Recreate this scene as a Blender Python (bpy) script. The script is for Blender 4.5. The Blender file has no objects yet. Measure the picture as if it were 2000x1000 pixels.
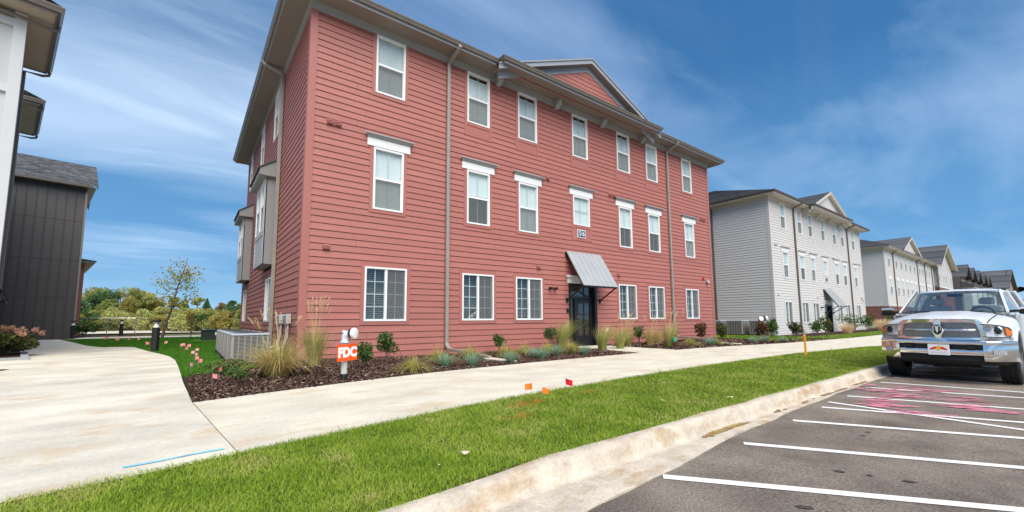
import bpy, bmesh, math, random
import numpy as np
from mathutils import Matrix, Vector

R = math.radians
rng = random.Random(7)
nrng = np.random.default_rng(7)
sc = bpy.context.scene
col = sc.collection

# ------------------------------------------------------------------ camera, world, sun, exposure
def axes(yaw, pitch, roll):
    f = Vector((math.sin(yaw) * math.cos(pitch), math.cos(yaw) * math.cos(pitch), math.sin(pitch)))
    r = Vector((math.cos(yaw), -math.sin(yaw), 0))
    u = r.cross(f)
    return math.cos(roll) * r + math.sin(roll) * u, -math.sin(roll) * r + math.cos(roll) * u, f

cam_data = bpy.data.cameras.new("camera")
cam = bpy.data.objects.new("camera", cam_data)
col.objects.link(cam)
cr, cu, cf = axes(R(37.406), R(5.78), R(-0.369))
CAM = Vector((-2.188, -11.549, 1.2))
cam.matrix_world = Matrix(((cr.x, cu.x, -cf.x, CAM.x), (cr.y, cu.y, -cf.y, CAM.y), (cr.z, cu.z, -cf.z, CAM.z), (0, 0, 0, 1)))
cam_data.sensor_width = 36
cam_data.lens = 825.74 / 2000 * 36
cam_data.shift_y = 0.02
cam_data.clip_start = 0.05
cam_data.clip_end = 4000
sc.camera = cam

SUN_EL, SUN_AZ = 50.0, 198.0        # azimuth clockwise from +Y: the sun stands behind thin cloud at the camera's back
world = bpy.data.worlds.new("World")
sc.world = world
world.use_nodes = True
wn, wl = world.node_tree.nodes, world.node_tree.links
wn.clear()
w_out = wn.new("ShaderNodeOutputWorld")
w_bg = wn.new("ShaderNodeBackground")
w_bg.inputs["Strength"].default_value = 0.14
sky = wn.new("ShaderNodeTexSky")
sky.sky_type = 'NISHITA'
sky.sun_disc = False
sky.sun_elevation = R(SUN_EL)
sky.sun_rotation = R(SUN_AZ)
sky.air_density = 1.0
sky.dust_density = 0.6
sky.ozone_density = 2.2
tc = wn.new("ShaderNodeTexCoord")
# streaky high cloud: direction projected on a flat layer, stretched noise
sep = wn.new("ShaderNodeSeparateXYZ")
wl.new(tc.outputs["Generated"], sep.inputs[0])
def wmath(op, a, b=None, c=None):
    n = wn.new("ShaderNodeMath"); n.operation = op
    for i, v in enumerate((a, b, c)):
        if v is None: continue
        if isinstance(v, (int, float)): n.inputs[i].default_value = v
        else: wl.new(v, n.inputs[i])
    return n.outputs[0]
zc = wmath('MAXIMUM', wmath('ADD', sep.outputs[2], 0.16), 0.05)
px = wmath('DIVIDE', sep.outputs[0], zc)
py = wmath('DIVIDE', sep.outputs[1], zc)
comb = wn.new("ShaderNodeCombineXYZ")
wl.new(px, comb.inputs[0]); wl.new(py, comb.inputs[1])
def cloud_layer(rot, scale, loc, lo, hi, detail, rough, dist):
    mp = wn.new("ShaderNodeMapping")
    mp.inputs["Rotation"].default_value = (0, 0, R(rot)); mp.inputs["Scale"].default_value = scale; mp.inputs["Location"].default_value = loc
    wl.new(comb.outputs[0], mp.inputs[0])
    nz = wn.new("ShaderNodeTexNoise"); nz.inputs["Scale"].default_value = 1.0
    nz.inputs["Detail"].default_value = detail; nz.inputs["Roughness"].default_value = rough; nz.inputs["Distortion"].default_value = dist
    wl.new(mp.outputs[0], nz.inputs["Vector"])
    r = wn.new("ShaderNodeValToRGB")
    r.color_ramp.elements[0].position = lo; r.color_ramp.elements[0].color = (0, 0, 0, 1)
    r.color_ramp.elements[1].position = hi; r.color_ramp.elements[1].color = (1, 1, 1, 1)
    wl.new(nz.outputs[0], r.inputs[0]); return r.outputs[0]
CL_A, CL_B, CL_C = (4.37, 13.648, 0), (23.1235, 21.1654, 0), (16.53, 5.67, 0)
veil = cloud_layer(-20, (0.22, 0.62, 1), CL_A, 0.52, 0.76, 5, 0.5, 0.4)      # broad soft bands
wisp = cloud_layer(-32, (0.55, 2.6, 1), CL_B, 0.50, 0.80, 9, 0.62, 0.9)     # fine streaks
cloud_fac = wmath('MINIMUM', wmath('MULTIPLY_ADD', wisp, wmath('MULTIPLY_ADD', veil, 0.60, 0.05), wmath('MULTIPLY', veil, 0.44)), 0.80)
gam = wn.new("ShaderNodeHueSaturation")
gam.inputs["Saturation"].default_value = 1.1
gam.inputs["Value"].default_value = 1.0
wl.new(sky.outputs[0], gam.inputs["Color"])
# clear-air blue by height above the horizon
grad = wn.new("ShaderNodeValToRGB")
ge_ = grad.color_ramp.elements
for k_, (p_, c_) in enumerate([(0.0, (0.30, 0.30, 0.28)), (0.5, (1.25, 2.35, 3.3)), (0.56, (0.55, 1.45, 2.65)), (0.63, (0.42, 1.18, 2.30)), (0.74, (0.19, 0.70, 1.62)), (1.0, (0.09, 0.42, 1.15))]):
    e_new = ge_[0] if k_ == 0 else (ge_[len(ge_) - 1] if p_ == 1.0 else ge_.new(p_))
    e_new.color = (*c_, 1)
wl.new(wmath('MULTIPLY_ADD', sep.outputs[2], 0.5, 0.5), grad.inputs[0])
mixg = wn.new("ShaderNodeMix"); mixg.data_type = 'RGBA'
mixg.inputs[0].default_value = 0.99
wl.new(gam.outputs[0], mixg.inputs[6]); wl.new(grad.outputs[0], mixg.inputs[7])
haze = cloud_layer(-38, (0.62, 1.25, 1), CL_C, 0.46, 0.74, 7, 0.55, 0.5)       # thin lavender sheet
mixh = wn.new("ShaderNodeMix"); mixh.data_type = 'RGBA'
wl.new(wmath('MULTIPLY', haze, 0.74), mixh.inputs[0]); wl.new(mixg.outputs[2], mixh.inputs[6]); mixh.inputs[7].default_value = (1.65, 2.3, 3.35, 1)
mixc = wn.new("ShaderNodeMix"); mixc.data_type = 'RGBA'
wl.new(cloud_fac, mixc.inputs[0])
wl.new(mixh.outputs[2], mixc.inputs[6])
mixc.inputs[7].default_value = (3.6, 4.35, 5.1, 1)
wl.new(mixc.outputs[2], w_bg.inputs[0])
wl.new(w_bg.outputs[0], w_out.inputs[0])

sun_data = bpy.data.lights.new("sun", 'SUN')
sun_data.energy = 2.7
sun_data.angle = R(55)
sun_data.color = (1.0, 0.955, 0.90)
sun = bpy.data.objects.new("sun", sun_data)
col.objects.link(sun)
sd = Vector((math.sin(R(SUN_AZ)) * math.cos(R(SUN_EL)), math.cos(R(SUN_AZ)) * math.cos(R(SUN_EL)), math.sin(R(SUN_EL))))
sun.rotation_euler = sd.to_track_quat('Z', 'Y').to_euler()
sun.location = (0, -20, 40)

sc.view_settings.view_transform = 'Standard'
sc.view_settings.look = 'None'
sc.view_settings.gamma = 1
sc.view_settings.use_curve_mapping = False
sc.view_settings.exposure = 1.0
sc.render.engine = 'CYCLES'
sc.cycles.max_bounces = 8
sc.cycles.transparent_max_bounces = 16

# ------------------------------------------------------------------ materials
MATS = {}
def ramp_node(nt, stops):
    r = nt.nodes.new("ShaderNodeValToRGB")
    e = r.color_ramp.elements
    while len(e) > 1: e.remove(e[-1])
    e[0].position = stops[0][0]; e[0].color = (*stops[0][1], 1)
    for p, c in stops[1:]: e.new(p).color = (*c, 1)
    return r
def mat(name, base, rough=0.6, metal=0.0, var=0.0, vscale=4.0, vdetail=4, stretch=(1, 1, 1), bump=0.0, bscale=40.0, spec=0.4,
        coat=0.0, objvar=0.0, speck=None, dirt=None, dscale=1.0, dlo=0.55, dhi=0.75, dstretch=(1, 1, 1), emit=None, island=None, subsurf=0.0):
    if name in MATS: return MATS[name]
    m = bpy.data.materials.new(name); m.use_nodes = True
    nt = m.node_tree; N, L = nt.nodes, nt.links
    b = N["Principled BSDF"]
    b.inputs["Base Color"].default_value = (*base, 1)
    b.inputs["Roughness"].default_value = rough
    b.inputs["Metallic"].default_value = metal
    b.inputs["Specular IOR Level"].default_value = spec
    if coat: 
        b.inputs["Coat Weight"].default_value = coat
        b.inputs["Coat Roughness"].default_value = 0.05
    cout = None
    tcn = N.new("ShaderNodeTexCoord")
    def mapped(st):
        mp = N.new("ShaderNodeMapping"); mp.inputs["Scale"].default_value = st
        L.new(tcn.outputs["Object"], mp.inputs[0]); return mp.outputs[0]
    if island:
        g = N.new("ShaderNodeNewGeometry")
        r = ramp_node(nt, island)
        L.new(g.outputs["Random Per Island"], r.inputs[0]); cout = r.outputs[0]
    if var:
        nz = N.new("ShaderNodeTexNoise"); nz.inputs["Scale"].default_value = vscale; nz.inputs["Detail"].default_value = vdetail
        L.new(mapped(stretch), nz.inputs["Vector"])
        mr = N.new("ShaderNodeMapRange"); mr.inputs[1].default_value = 0.25; mr.inputs[2].default_value = 0.75
        mr.inputs[3].default_value = 1 - var; mr.inputs[4].default_value = 1 + var
        L.new(nz.outputs[0], mr.inputs[0])
        mx = N.new("ShaderNodeMix"); mx.data_type = 'RGBA'; mx.blend_type = 'MULTIPLY'; mx.inputs[0].default_value = 1
        if cout is not None: L.new(cout, mx.inputs[6])
        else: mx.inputs[6].default_value = (*base, 1)
        L.new(mr.outputs[0], mx.inputs[7]); cout = mx.outputs[2]
    if dirt:
        nz = N.new("ShaderNodeTexNoise"); nz.inputs["Scale"].default_value = dscale; nz.inputs["Detail"].default_value = 6
        nz.inputs["Roughness"].default_value = 0.6
        L.new(mapped(dstretch), nz.inputs["Vector"])
        r = ramp_node(nt, [(dlo, (0, 0, 0)), (dhi, (1, 1, 1))]); L.new(nz.outputs[0], r.inputs[0])
        mx = N.new("ShaderNodeMix"); mx.data_type = 'RGBA'
        L.new(r.outputs[0], mx.inputs[0])
        if cout is not None: L.new(cout, mx.inputs[6])
        else: mx.inputs[6].default_value = (*base, 1)
        mx.inputs[7].default_value = (*dirt, 1); cout = mx.outputs[2]
    def mul(fac):
        nonlocal cout
        mx = N.new("ShaderNodeMix"); mx.data_type = 'RGBA'; mx.blend_type = 'MULTIPLY'; mx.inputs[0].default_value = 1
        if cout is not None: L.new(cout, mx.inputs[6])
        else: mx.inputs[6].default_value = (*base, 1)
        L.new(fac, mx.inputs[7]); cout = mx.outputs[2]
    if objvar:
        oi = N.new("ShaderNodeObjectInfo"); mr = N.new("ShaderNodeMapRange"); mr.inputs[3].default_value = 1 - objvar; mr.inputs[4].default_value = 1 + objvar
        L.new(oi.outputs["Random"], mr.inputs[0]); mul(mr.outputs[0])
    if speck:
        nz = N.new("ShaderNodeTexNoise"); nz.inputs["Scale"].default_value = speck[0]; nz.inputs["Detail"].default_value = 3; nz.inputs["Roughness"].default_value = 0.8
        L.new(mapped((1, 1, 1)), nz.inputs["Vector"]); mr = N.new("ShaderNodeMapRange"); mr.inputs[1].default_value = 0.3; mr.inputs[2].default_value = 0.7; mr.inputs[3].default_value = 1 - speck[1]; mr.inputs[4].default_value = 1 + speck[1]
        L.new(nz.outputs[0], mr.inputs[0]); mul(mr.outputs[0])
    if cout is not None: L.new(cout, b.inputs["Base Color"])
    if bump:
        nz = N.new("ShaderNodeTexNoise"); nz.inputs["Scale"].default_value = bscale; nz.inputs["Detail"].default_value = 5
        L.new(mapped((1, 1, 1)), nz.inputs["Vector"])
        bp = N.new("ShaderNodeBump"); bp.inputs["Strength"].default_value = bump; bp.inputs["Distance"].default_value = 0.02
        L.new(nz.outputs[0], bp.inputs["Height"]); L.new(bp.outputs[0], b.inputs["Normal"])
    if emit:
        b.inputs["Emission Color"].default_value = (*emit, 1); b.inputs["Emission Strength"].default_value = 1
    MATS[name] = m
    return m

def glass_mat(name, tint=(0.85, 0.93, 0.92), f0=0.06):
    m = bpy.data.materials.new(name); m.use_nodes = True
    nt = m.node_tree; N, L = nt.nodes, nt.links; N.clear()
    o = N.new("ShaderNodeOutputMaterial"); mx = N.new("ShaderNodeMixShader")
    t = N.new("ShaderNodeBsdfTransparent"); t.inputs[0].default_value = (*tint, 1)
    gl = N.new("ShaderNodeBsdfGlossy"); gl.inputs["Roughness"].default_value = 0.02
    gl.inputs[0].default_value = (1, 1, 1, 1)
    ge = N.new("ShaderNodeNewGeometry"); dt = N.new("ShaderNodeVectorMath"); dt.operation = 'DOT_PRODUCT'
    L.new(ge.outputs["Normal"], dt.inputs[0]); L.new(ge.outputs["Incoming"], dt.inputs[1])
    def mth(op, a, b):
        n = N.new("ShaderNodeMath"); n.operation = op
        for k, v in enumerate((a, b)):
            if v is None: continue
            if isinstance(v, (int, float)): n.inputs[k].default_value = v
            else: L.new(v, n.inputs[k])
        return n.outputs[0]
    c = mth('SUBTRACT', 1.0, mth('ABSOLUTE', dt.outputs["Value"], None)); s5 = mth('POWER', c, 5.0)
    fr = mth('ADD', mth('MULTIPLY', s5, 1 - f0), f0)
    L.new(fr, mx.inputs[0])
    L.new(t.outputs[0], mx.inputs[1]); L.new(gl.outputs[0], mx.inputs[2]); L.new(mx.outputs[0], o.inputs[0])
    return m
def screen_mat(name, c=(0.10, 0.11, 0.11), fac=0.55):
    m = bpy.data.materials.new(name); m.use_nodes = True
    nt = m.node_tree; N, L = nt.nodes, nt.links; N.clear()
    o = N.new("ShaderNodeOutputMaterial"); mx = N.new("ShaderNodeMixShader"); mx.inputs[0].default_value = fac
    t = N.new("ShaderNodeBsdfTransparent"); d = N.new("ShaderNodeBsdfDiffuse"); d.inputs[0].default_value = (*c, 1)
    L.new(t.outputs[0], mx.inputs[1]); L.new(d.outputs[0], mx.inputs[2]); L.new(mx.outputs[0], o.inputs[0])
    return m
def leaf_mat(name, stops, rough=0.55, nscale=0.0, trans=0.25):
    m = bpy.data.materials.new(name); m.use_nodes = True
    nt = m.node_tree; N, L = nt.nodes, nt.links
    b = N["Principled BSDF"]; o = N["Material Output"]
    b.inputs["Roughness"].default_value = rough; b.inputs["Specular IOR Level"].default_value = 0.25
    g = N.new("ShaderNodeNewGeometry")
    r = ramp_node(nt, stops)
    fac = g.outputs["Random Per Island"]
    if nscale:
        t = N.new("ShaderNodeTexCoord"); nz = N.new("ShaderNodeTexNoise"); nz.inputs["Scale"].default_value = nscale
        nz.inputs["Detail"].default_value = 3
        L.new(t.outputs["Object"], nz.inputs["Vector"])
        mr = N.new("ShaderNodeMapRange"); mr.inputs[1].default_value = 0.3; mr.inputs[2].default_value = 0.7
        L.new(nz.outputs[0], mr.inputs[0])
        a = N.new("ShaderNodeMath"); a.operation = 'MULTIPLY'; a.inputs[1].default_value = 0.42; L.new(fac, a.inputs[0])
        c = N.new("ShaderNodeMath"); c.operation = 'MULTIPLY_ADD'; c.inputs[1].default_value = 0.58
        L.new(mr.outputs[0], c.inputs[0]); L.new(a.outputs[0], c.inputs[2]); fac = c.outputs[0]
    L.new(fac, r.inputs[0]); L.new(r.outputs[0], b.inputs["Base Color"])
    if trans:
        tr = N.new("ShaderNodeBsdfTranslucent"); L.new(r.outputs[0], tr.inputs[0])
        mx = N.new("ShaderNodeMixShader"); mx.inputs[0].default_value = trans
        L.new(b.outputs[0], mx.inputs[1]); L.new(tr.outputs[0], mx.inputs[2]); L.new(mx.outputs[0], o.inputs[0])
    return m

RED = (0.388, 0.145, 0.118)
M = dict(
    red=mat("red_siding", RED, 0.55, objvar=0.055, var=0.08, vscale=2.2, stretch=(0.5, 1, 5), bump=0.10, bscale=60, spec=0.3),
    redtrim=mat("red_trim", (0.388, 0.145, 0.118), 0.5, var=0.03, vscale=2, spec=0.3),
    dark=mat("wall_core", (0.045, 0.040, 0.036), 0.9),
    gray=mat("pale_gray_siding", (0.60, 0.575, 0.545), 0.6, var=0.04, vscale=3, stretch=(0.5, 1, 12), spec=0.3),
    graytrim=mat("pale_gray_trim", (0.58, 0.555, 0.525), 0.55, spec=0.3),
    frieze=mat("frieze_paint", (0.34, 0.34, 0.335), 0.55, var=0.03, spec=0.3),
    soffit=mat("soffit_paint", (0.245, 0.215, 0.185), 0.7, var=0.04, vscale=1.5),
    gutter=mat("taupe_gutter", (0.19, 0.165, 0.14), 0.35, var=0.08, spec=0.5),
    fascia=mat("fascia_paint", (0.31, 0.33, 0.36), 0.45),
    cream=mat("cream_fascia", (0.62, 0.58, 0.50), 0.5, var=0.03),
    downspout=mat("taupe_downspout", (0.30, 0.272, 0.235), 0.38, var=0.10, vscale=3, spec=0.5),
    bronze=mat("bronze_downspout", (0.13, 0.10, 0.08), 0.4),
    vinyl=mat("white_vinyl", (0.80, 0.80, 0.78), 0.35, spec=0.5),
    whitepaint=mat("white_paint", (0.78, 0.78, 0.76), 0.5, var=0.02),
    blind=mat("white_blind", (0.88, 0.90, 0.89), 0.6),
    muntin=mat("muntin_white", (0.66, 0.68, 0.66), 0.4),
    glass=glass_mat("window_glass", (0.88, 0.94, 0.93), 0.10),
    screen=screen_mat("insect_mesh", (0.19, 0.195, 0.19), 0.5),
    shingle=mat("gray_shingle", (0.085, 0.087, 0.092), 0.85, var=0.35, vscale=9, stretch=(1, 1, 2), bump=0.5, bscale=70,
                island=[(0, (0.055, 0.057, 0.062)), (0.5, (0.088, 0.09, 0.095)), (1, (0.135, 0.137, 0.142))]),
    baygray=mat("bay_gray", (0.27, 0.265, 0.255), 0.55, var=0.03),
    baypanel=mat("bay_panel", (0.44, 0.45, 0.445), 0.5, var=0.02),
    black=mat("black_paint", (0.012, 0.012, 0.013), 0.35, spec=0.5),
    blackmat=mat("black_plastic", (0.012, 0.012, 0.013), 0.6),
    steel=mat("galvalume", (0.47, 0.475, 0.47), 0.45, metal=0.35, var=0.06, vscale=2),
    chrome=mat("chrome", (0.88, 0.87, 0.86), 0.16, metal=1.0),
    satin=mat("satin_metal", (0.55, 0.55, 0.55), 0.3, metal=1.0),
    wht=mat("truck_white", (0.66, 0.685, 0.70), 0.32, spec=0.4, coat=0.25),
    rubber=mat("tyre_rubber", (0.020, 0.019, 0.018), 0.75, var=0.2, vscale=8),
    amber=mat("amber_lens", (0.85, 0.20, 0.02), 0.15),
    under=mat("underbody", (0.014, 0.013, 0.013), 0.8),
    seat=mat("seat_fabric", (0.42, 0.43, 0.42), 0.9),
    pglass=glass_mat("truck_glass", (0.84, 0.90, 0.88), 0.22),
    lens=glass_mat("lamp_lens", (0.98, 0.99, 0.99), 0.03),
    blackpanel=mat("charcoal_panel", (0.080, 0.072, 0.070), 0.5, var=0.07, vscale=1.2, stretch=(3, 3, .5), spec=0.4),
    batten=mat("charcoal_batten", (0.060, 0.055, 0.054), 0.5),
    leftwhite=mat("white_board", (0.58, 0.595, 0.595), 0.55, var=0.03, vscale=1),
    leftwhite2=mat("white_board_panel", (0.50, 0.515, 0.515), 0.55, var=0.02, vscale=1),
    tan=mat("tan_soffit", (0.42, 0.37, 0.30), 0.7, var=0.08, vscale=1.2, stretch=(3, 0.6, 1)),
    orange=mat("orange_sign", (0.85, 0.10, 0.006), 0.4),
    signwhite=mat("sign_white", (0.85, 0.86, 0.85), 0.4),
    navy=mat("navy_sign", (0.028, 0.05, 0.085), 0.4),
    pvc=mat("weathered_pipe", (0.60, 0.57, 0.50), 0.5, var=0.15, vscale=6, dirt=(0.40, 0.27, 0.15), dscale=5, dlo=0.52, dhi=0.72),
    brass=mat("painted_fitting", (0.62, 0.66, 0.66), 0.35),
    cap=mat("white_cap", (0.80, 0.78, 0.72), 0.45),
    acgray=mat("condenser_gray", (0.30, 0.285, 0.255), 0.45, spec=0.4),
    acdark=mat("condenser_coil", (0.035, 0.035, 0.036), 0.6),
    actop=mat("condenser_top", (0.36, 0.385, 0.41), 0.4),
    darkgreen=mat("utility_green", (0.018, 0.035, 0.022), 0.5),
    meter=mat("meter_gray", (0.46, 0.47, 0.45), 0.4, var=0.1, vscale=10),
    pink=mat("pink_flag", (0.95, 0.30, 0.28), 0.6),
    orangeflag=mat("orange_flag", (0.95, 0.26, 0.02), 0.6),
    redflag=mat("red_flag", (0.75, 0.012, 0.02), 0.6),
    pinkflag2=mat("pale_pink_flag", (0.98, 0.42, 0.40), 0.6),
    wire=mat("flag_wire", (0.30, 0.28, 0.26), 0.5),
    yellow=mat("yellow_stake", (0.85, 0.40, 0.015), 0.5),
    brick=mat("brick_red", (0.24, 0.085, 0.055), 0.8, var=0.25, vscale=8, island=[(0, (0.16, 0.06, 0.042)), (0.5, (0.25, 0.09, 0.06)), (1, (0.30, 0.13, 0.085))]),
    mortar=mat("mortar", (0.36, 0.32, 0.28), 0.9),
    brown=mat("brown_siding", (0.16, 0.13, 0.115), 0.65, var=0.06),
    taupe=mat("taupe_siding", (0.27, 0.245, 0.23), 0.65, var=0.05),
    bark=mat("bark", (0.13, 0.095, 0.075), 0.85, var=0.25, vscale=10, bump=0.4, bscale=30),
    lamphead=mat("lamp_head", (0.70, 0.72, 0.72), 0.25),
    kerb=mat("bed_kerb", (0.34, 0.345, 0.34), 0.8, var=0.1),
)
M['concrete'] = mat("broom_concrete", (0.625, 0.58, 0.475), 0.85, var=0.22, vscale=1.3, vdetail=10, stretch=(0.8, 1.4, 1),
                    dirt=(0.55, 0.42, 0.27), dscale=1.9, dlo=0.54, dhi=0.74, dstretch=(1.0, 1.3, 1), bump=0.25, bscale=90, spec=0.2, speck=(26, 0.10))
M['walk'] = mat("walk_concrete", (0.64, 0.59, 0.475), 0.85, var=0.16, vscale=1.6, vdetail=8, stretch=(0.7, 1.3, 1),
                dirt=(0.55, 0.41, 0.25), dscale=1.8, dlo=0.54, dhi=0.78, dstretch=(0.7, 1.6, 1), bump=0.25, bscale=90, spec=0.2, speck=(26, 0.10))
M['curb'] = mat("curb_concrete", (0.56, 0.485, 0.385), 0.85, speck=(30, 0.16), var=0.22, vscale=5, vdetail=8,
                dirt=(0.42, 0.29, 0.165), dscale=2.2, dlo=0.52, dhi=0.72, dstretch=(1.0, 2.2, 2.2), bump=0.45, bscale=60, spec=0.2)
M['asphalt'] = mat("asphalt", (0.195, 0.162, 0.132), 0.9, var=0.36, vscale=1.5, vdetail=10, stretch=(0.7, 1.0, 1),
                   dirt=(0.31, 0.26, 0.205), dscale=1.3, dlo=0.42, dhi=0.74, bump=0.6, bscale=160, spec=0.15, speck=(60, 0.6))
M['mulch'] = mat("mulch_base", (0.060, 0.036, 0.027), 0.95, var=0.5, vscale=30, bump=1.0, bscale=60, spec=0.1)
M['chips'] = leaf_mat("mulch_chip", [(0, (0.035, 0.018, 0.012)), (0.5, (0.105, 0.056, 0.040)), (0.85, (0.18, 0.105, 0.078)), (1, (0.42, 0.32, 0.25))], 0.9, trans=0)
M['soil'] = mat("strip_soil", (0.085, 0.085, 0.030), 0.95, var=0.4, vscale=6, bump=0.6, bscale=50, spec=0.1)
M['lawnsoil'] = mat("lawn_soil", (0.030, 0.070, 0.012), 0.95, var=0.35, vscale=5, spec=0.1)
M['field'] = mat("field_ground", (0.19, 0.155, 0.055), 0.95, var=0.35, vscale=0.12, dirt=(0.10, 0.12, 0.03), dscale=0.06, dlo=0.45, dhi=0.6, spec=0.1)
M['white_line'] = mat("line_paint", (0.80, 0.78, 0.74), 0.7, var=0.06, vscale=14, dirt=(0.45, 0.40, 0.35), dscale=9, dlo=0.62, dhi=0.78, spec=0.2)
M['pinkpaint'] = mat("pink_marking_paint", (0.70, 0.25, 0.33), 0.8, var=0.25, vscale=25, spec=0.2)
M['bluepaint'] = mat("blue_marking_paint", (0.26, 0.60, 0.76), 0.8, var=0.25, vscale=9, spec=0.2)
M['orangepaint'] = mat("orange_marking_paint", (0.70, 0.33, 0.10), 0.8, var=0.3, vscale=20, spec=0.2)
M['oil'] = mat("oil_spot", (0.075, 0.062, 0.052), 0.6, spec=0.3)
M['grass'] = leaf_mat("strip_grass", [(0, (0.14, 0.235, 0.018)), (0.35, (0.235, 0.37, 0.028)), (0.65, (0.34, 0.46, 0.05)), (0.86, (0.50, 0.50, 0.14)), (1, (0.55, 0.46, 0.20))], 0.6, 2.1, 0.3)
M['lawn'] = leaf_mat("lawn_grass", [(0, (0.045, 0.15, 0.010)), (0.5, (0.075, 0.225, 0.014)), (0.9, (0.12, 0.28, 0.026)), (1, (0.22, 0.31, 0.06))], 0.6, 1.0, 0.3)
M['tan_grass'] = leaf_mat("tan_grass", [(0, (0.42, 0.34, 0.11)), (0.4, (0.62, 0.47, 0.19)), (0.75, (0.78, 0.60, 0.28)), (1, (0.33, 0.36, 0.09))], 0.6, 0, 0.3)
M['green_grass'] = leaf_mat("reed_grass", [(0, (0.17, 0.26, 0.05)), (0.5, (0.32, 0.38, 0.08)), (0.8, (0.55, 0.47, 0.18)), (1, (0.14, 0.22, 0.04))], 0.6, 0, 0.3)
M['plume'] = leaf_mat("seed_plume", [(0, (0.74, 0.54, 0.30)), (1, (0.88, 0.70, 0.46))], 0.8, 0, 0.3)
M['fescue'] = leaf_mat("blue_fescue", [(0, (0.17, 0.30, 0.18)), (0.5, (0.28, 0.43, 0.28)), (1, (0.42, 0.54, 0.38))], 0.6, 0, 0.25)
M['sedge'] = leaf_mat("yellow_sedge", [(0, (0.25, 0.31, 0.06)), (0.5, (0.46, 0.46, 0.11)), (1, (0.62, 0.48, 0.18))], 0.6, 0, 0.3)
M['shrub'] = leaf_mat("shrub_leaf", [(0, (0.03, 0.075, 0.016)), (0.5, (0.065, 0.135, 0.028)), (0.85, (0.12, 0.20, 0.045)), (1, (0.20, 0.24, 0.06))], 0.45, 0, 0.2)
M['redshrub'] = leaf_mat("bronze_leaf", [(0, (0.05, 0.05, 0.015)), (0.5, (0.12, 0.07, 0.03)), (1, (0.22, 0.09, 0.05))], 0.5, 0, 0.2)
M['hydleaf'] = leaf_mat("hydrangea_leaf", [(0, (0.030, 0.055, 0.014)), (0.6, (0.085, 0.115, 0.030)), (1, (0.20, 0.16, 0.05))], 0.5, 0, 0.25)
M['bloom'] = leaf_mat("hydrangea_bloom", [(0, (0.52, 0.22, 0.13)), (0.5, (0.68, 0.38, 0.25)), (1, (0.75, 0.56, 0.38))], 0.7, 0, 0.3)
M['young_leaf'] = leaf_mat("maple_leaf", [(0, (0.18, 0.25, 0.05)), (0.5, (0.42, 0.44, 0.08)), (0.85, (0.68, 0.56, 0.09)), (1, (0.70, 0.38, 0.07))], 0.5, 0, 0.4)
def treemat(n, a, b, c): return leaf_mat(n, [(0, a), (0.55, b), (1, c)], 0.6, 0.35, 0.25)
M['t_dark'] = treemat("dark_crown", (0.041, 0.090, 0.034), (0.104, 0.180, 0.058), (0.217, 0.277, 0.086))
M['t_olive'] = treemat("olive_crown", (0.138, 0.187, 0.050), (0.331, 0.351, 0.091), (0.579, 0.502, 0.125))
M['t_yellow'] = treemat("yellow_crown", (0.22, 0.21, 0.06), (0.40, 0.34, 0.085), (0.58, 0.43, 0.11))
M['t_pale'] = treemat("pale_crown", (0.248, 0.276, 0.091), (0.496, 0.502, 0.160), (0.771, 0.702, 0.251))
M['t_rust'] = treemat("rust_crown", (0.190, 0.133, 0.076), (0.380, 0.247, 0.133), (0.570, 0.380, 0.190))
M['meadow'] = treemat("meadow_grass", (0.16, 0.15, 0.035), (0.34, 0.27, 0.06), (0.46, 0.33, 0.09))

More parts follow.
